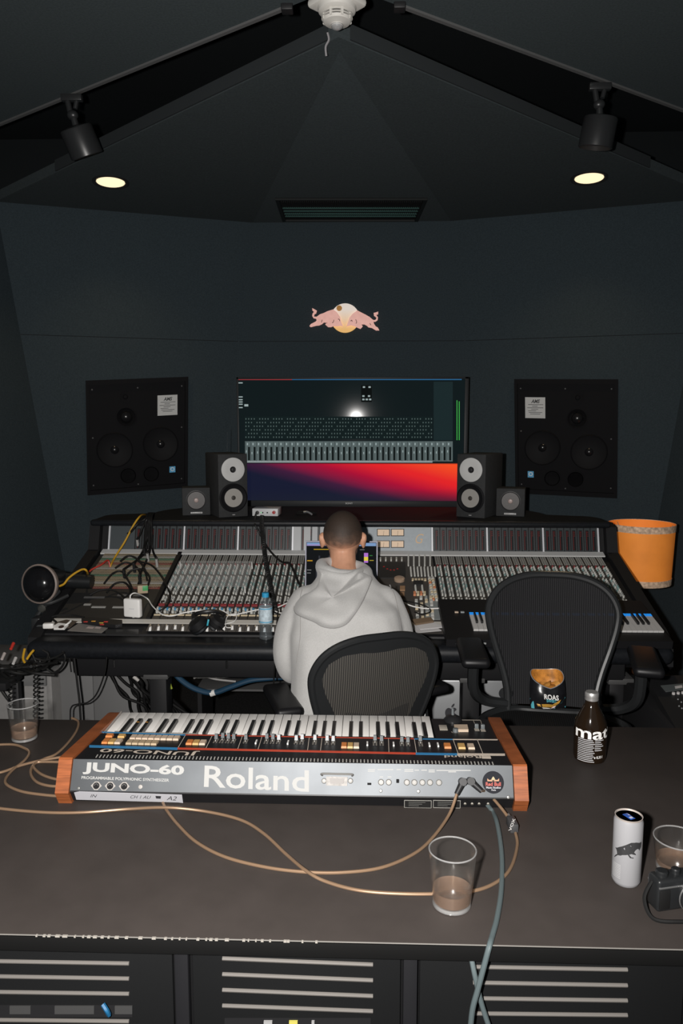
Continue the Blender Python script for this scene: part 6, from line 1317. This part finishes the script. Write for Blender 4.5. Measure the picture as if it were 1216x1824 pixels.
for k, (pts, lab) in enumerate((([(352, 1182), (380, 1190), (410, 1200), (440, 1198), (470, 1192)], 'uppermost white cable run under the console'), ([(370, 1204), (400, 1206), (430, 1200), (470, 1198)], 'lower white cable run under the console'), ([(385, 1180), (398, 1192), (412, 1202)], 'white cable slanting down under the console'), ([(420, 1178), (440, 1186), (470, 1186)], 'short white cable below the console beside the bottle'), ([(345, 1208), (360, 1204), (385, 1210), (420, 1214)], 'grey white cable near the floor under the console'))):
    tag(MB().tube([aty(x, y, 3.5) for x, y in pts], .005, 8, 6).build('white_cable', mat('dull_white_cable', (.34, .33, .32), .5)), lab, 'cable', 'white cables under the console')
for k, (x, lab) in enumerate(((362, 'grey power block left of its twin under the console'), (386, 'grey power block right of its twin under the console'))):
    q = aty(x, 1206, 3.52); t = thing('power_block', lab, 'power supply', tuple(q), R(10), 'power blocks under the console'); MB().box((-.03, -.02, 0), (.03, .02, .045), .003).build('block', mat('grey_block', (.22, .22, .21), .5), t); MB().box((-.032, -.022, .018), (.032, .022, .026), .001).build('band', M_black, t)
pz = aty(380, 1214, 3.52).z
t = thing('under_shelf', 'dark shelf under the console carrying power blocks', 'shelf', (-.55, 3.55, 0))
MB().box((-.80, 3.42, pz - .012), (-.28, 3.72, pz - .001), .003).build('board', mat('grey_shelf', (.08, .08, .08), .6), t, True)
for x in (-.79, -.29): MB().box((x - .01, 3.45, 0), (x + .01, 3.70, pz - .012)).build('support', M_black, t, True)
# silver computer tower
MX0, MX1 = aty(770, 1240, 3.16).x, aty(905, 1240, 3.16).x
t = thing('computer_tower', 'silver computer tower with an apple mark standing under the console', 'computer', ((MX0 + MX1) / 2, 3.26, 0))
MB().box((MX0, 3.16, .03), (MX1, 3.37, .50), .012, seg=3).build('case', mat('silver_case', (.34, .35, .36), .45, metal=.5), t, True)
for y in (3.19, 3.34): MB().tube([(MX0 + .02, y, .49), (MX0 + .03, y, .535), (MX0 + .06, y, .545), (MX1 - .06, y, .545), (MX1 - .03, y, .535), (MX1 - .02, y, .49)], .006, 8).build('handle', M_alu, t, True)
for x in (MX0 + .04, MX1 - .04): MB().box((x - .02, 3.17, 0), (x + .02, 3.36, .03), .004).build('foot', M_alu, t, True)
apc = V((aty(803, 1266, 3.158).x, 3.1585, aty(803, 1268, 3.158).z))
apple = [(0, .30), (.18, .42), (.42, .38), (.52, .22), (.36, .05), (.36, -.14), (.55, -.30), (.40, -.62), (.22, -.76), (.02, -.68), (-.20, -.76), (-.42, -.56), (-.56, -.20), (-.52, .16), (-.30, .38), (-.10, .36)]
M_apl = mat('apple_grey', (.05, .05, .055), .35)
am = MB().prism([apc + V((x * .045, 0, z * .045)) for x, z in [(v.x, v.y) for v in smooth([(a, b, 0) for a, b in apple], 4, True)]], (0, -.001, 0)).build('apple_mark', M_apl, t, True, 0)
MB().prism([apc + V((x * .045, 0, z * .045)) for x, z in [(v.x, v.y) for v in smooth([(a, b, 0) for a, b in ((.02, .46), (.10, .68), (.30, .84), (.30, .66), (.20, .50))], 4, True)]], (0, -.001, 0)).build('leaf_mark', M_apl, t, True, 0)
tag(MB().tube([aty(838, 1203, 3.13), aty(848, 1212, 3.13), aty(850, 1235, 3.13), aty(846, 1262, 3.13), aty(850, 1290, 3.13)], .003, 8, 6).build('loose_cable', M_rubber), 'thin black cable hanging before the silver computer', 'cable')
# ================================================================== right side gear
g0 = .585
t = thing('side_rack', 'black side rack at the right edge carrying audio gear', 'rack', (1.40, 2.75, 0))
MB().box((1.02, 2.45, 0), (1.75, 3.0, g0), .006).build('rack_body', M_blackm, t, True)
t = thing('desktop_processor', 'black desktop audio unit with grey strip and white knobs at the right edge', 'audio unit', tuple(atz(1205, 1240, g0)))
PG = plane3(V((1.0, 2.55, g0 + .02)), V((1.7, 2.55, g0 + .02)), V((1.0, 2.90, g0 + .075)))
gn = PG[1] if PG[1].z > 0 else -PG[1]
def gp(x, y, h=0): return onp(x, y, PG) + gn * h
MB().prism([gp(1150, 1205), gp(1290, 1200), gp(1320, 1290), gp(1205, 1300)], gn * -.03).build('unit_case', M_black, t, True, 0)
MB().prism([gp(1176, 1222, .0005), gp(1232, 1217, .0005), gp(1240, 1226, .0005), gp(1185, 1233, .0005)], gn * .002).build('grey_strip', mat('gear_grey', (.09, .10, .10), .5), t, True, 0)
MB().prism([gp(1201, 1224, .003), gp(1214, 1222, .003), gp(1215, 1226, .003), gp(1202, 1228, .003)], gn * .001).build('small_display', mat('gear_white', (.50, .48, .47), .5), t, True, 0)
MB().prism([gp(1161, 1204, .001), gp(1171, 1202.5, .001), gp(1172, 1205, .001), gp(1162, 1206.5, .001)], gn * .001).build('badge', mat('gear_badge', (.25, .26, .26), .5), t, True, 0)
for k in range(6): q = gp(1199 + k * 8.3, 1236.5 - k * .7); MB().lathe([(.006, 0), (.0055, .007), (0, .008)], q, gn, 12).build('knob', mat('gear_white', (.50, .48, .47), .5), t, True)
for x, y in ((1207, 1246), (1213, 1251), (1209, 1258), (1214, 1262)): MB().lathe([(.0028, 0), (.002, .003), (0, .003)], gp(x, y), gn, 8).build('small_button', mat('gear_badge', (.25, .26, .26)), t, True)
q = aty(1148, 1176, 2.95); tag(MB().tube([q, q + V((-.008, 0, -.018)), q + V((-.013, 0, -.035))], .0025, 6).build('cable_stub', M_white), 'short white cable stub hanging under the console right end', 'cable')
# ================================================================== snack bag on the empty chair
bc = aty(976, 1246, 2.635); bc.z = .585
t = thing('snack_bag', 'open black snack bag with orange chips and cyan corners on the empty chair', 'snack bag', tuple(bc), R(4))
M_foil = mat('black_foil', (.010, .010, .012), .28, noise=.2, nscale=50, bump=.2, bscale=60); M_org = mat('orange_foil', (.50, .20, .035), .4, noise=.35, nscale=60)
def bagpt(u, v, ins=0):
    a = u * math.tau; c, s_ = math.cos(a), math.sin(a)
    hw = .064 - .006 * v + .004 * math.sin(v * 3); dp = (.016 + .030 * math.sin(min(1, v * 1.15) * math.pi * .62)) - ins
    hgt = .112 - .028 * max(0, -s_) * (1 - abs(c)) - .012 * max(0, -s_) + .010 * max(0, s_)
    return V(((hw - ins) * math.copysign(abs(c) ** .75, c), dp * s_ + .022 * v, v * hgt + .004 * math.sin(a * 3) * v))
MB().grid(lambda u, v: bagpt(u, v), 48, 14, True).build('bag_outer', M_foil, t, smooth_deg=60)
MB().grid(lambda u, v: bagpt(u, .45 + .55 * v, .0015), 48, 8, True).build('bag_lining', M_org, t, smooth_deg=60)
MB().tube([bagpt(k / 48, 1.0) for k in range(48)], .0014, 5, 1, True).build('torn_edge', mat('silver_foil', (.5, .5, .52), .3, metal=.5), t)
random.seed(3)
for k in range(9):
    Mx = Matrix.Translation((random.uniform(-.038, .038), .016 + random.uniform(-.012, .012), .072 + random.uniform(-.004, .010))) @ Euler((random.uniform(-.9, .9), random.uniform(-.5, .5), random.uniform(0, 3))).to_matrix().to_4x4()
    MB().grid(lambda u, v: Mx @ V((.022 * v * math.cos(u * math.tau), .016 * v * math.sin(u * math.tau), .004 * math.sin(u * math.tau * 2) * v)), 18, 4, True).build('chip', mat('chip%d' % (k % 2), ((.55, .25, .05), (.45, .18, .03))[k % 2], .6), t)
M_cy = mat('cyan_foil', (.10, .42, .50), .4)
def bagface(pts, m_, name, lift=.0016):
    n_ = len(pts); P_ = []
    for x, z in pts:
        v = max(0, min(1, z / .098)); u0 = math.acos(max(-1, min(1, math.copysign((abs(x) / (.064 - .006 * v)) ** (1 / .75), x)))) ; q = bagpt(1 - u0 / math.tau, v); P_.append(q + V((0, -lift, 0)))
    m = MB(); m.add(P_ + [sum(P_, V()) / n_ + V((0, -.004, 0))], [(i, (i + 1) % n_, n_) for i in range(n_)]); return m.build(name, m_, t, smooth_deg=0)
bagface([(.062, .0), (.062, .058), (.052, .040), (.040, .026), (.020, .010), (.014, .0)], M_cy, 'cyan_corner')
bagface([(-.062, .0), (-.062, .030), (-.054, .026), (-.052, .0)], M_cy, 'cyan_corner')
bagface([(-.026, .010), (-.030, .024), (-.012, .028), (.016, .020), (.024, .030), (.034, .042), (.030, .028), (.012, .008)], mat('chip_print', (.55, .30, .05), .5), 'chip_print', .0026)
bagface([(-.042, .012), (-.046, .022), (-.034, .022), (-.030, .010)], mat('chip_print', (.55, .30, .05), .5), 'chip_print', .0026)
bagface([(-.022, .001), (-.028, .008), (-.004, .006), (.006, .001)], M_white_print, 'white_print', .0028); bagface([(.004, .002), (.010, .014), (.020, .016), (.018, .003)], mat('pink_print', (.60, .48, .50), .5), 'pink_print', .0028)
link('bag_lettering', text_mesh('bag_lettering', 'ROAS', (-.030, -.050, .048), (.052, 0, -.006), (0, .006, .017), M_white_print, .03), t)
link('bag_lettering', text_mesh('bag_lettering', 'SWEET', (-.022, -.052, .038), (.036, 0, -.003), (0, .003, .009), M_cy, .02), t)

bpy.data.scenes.remove(TS)
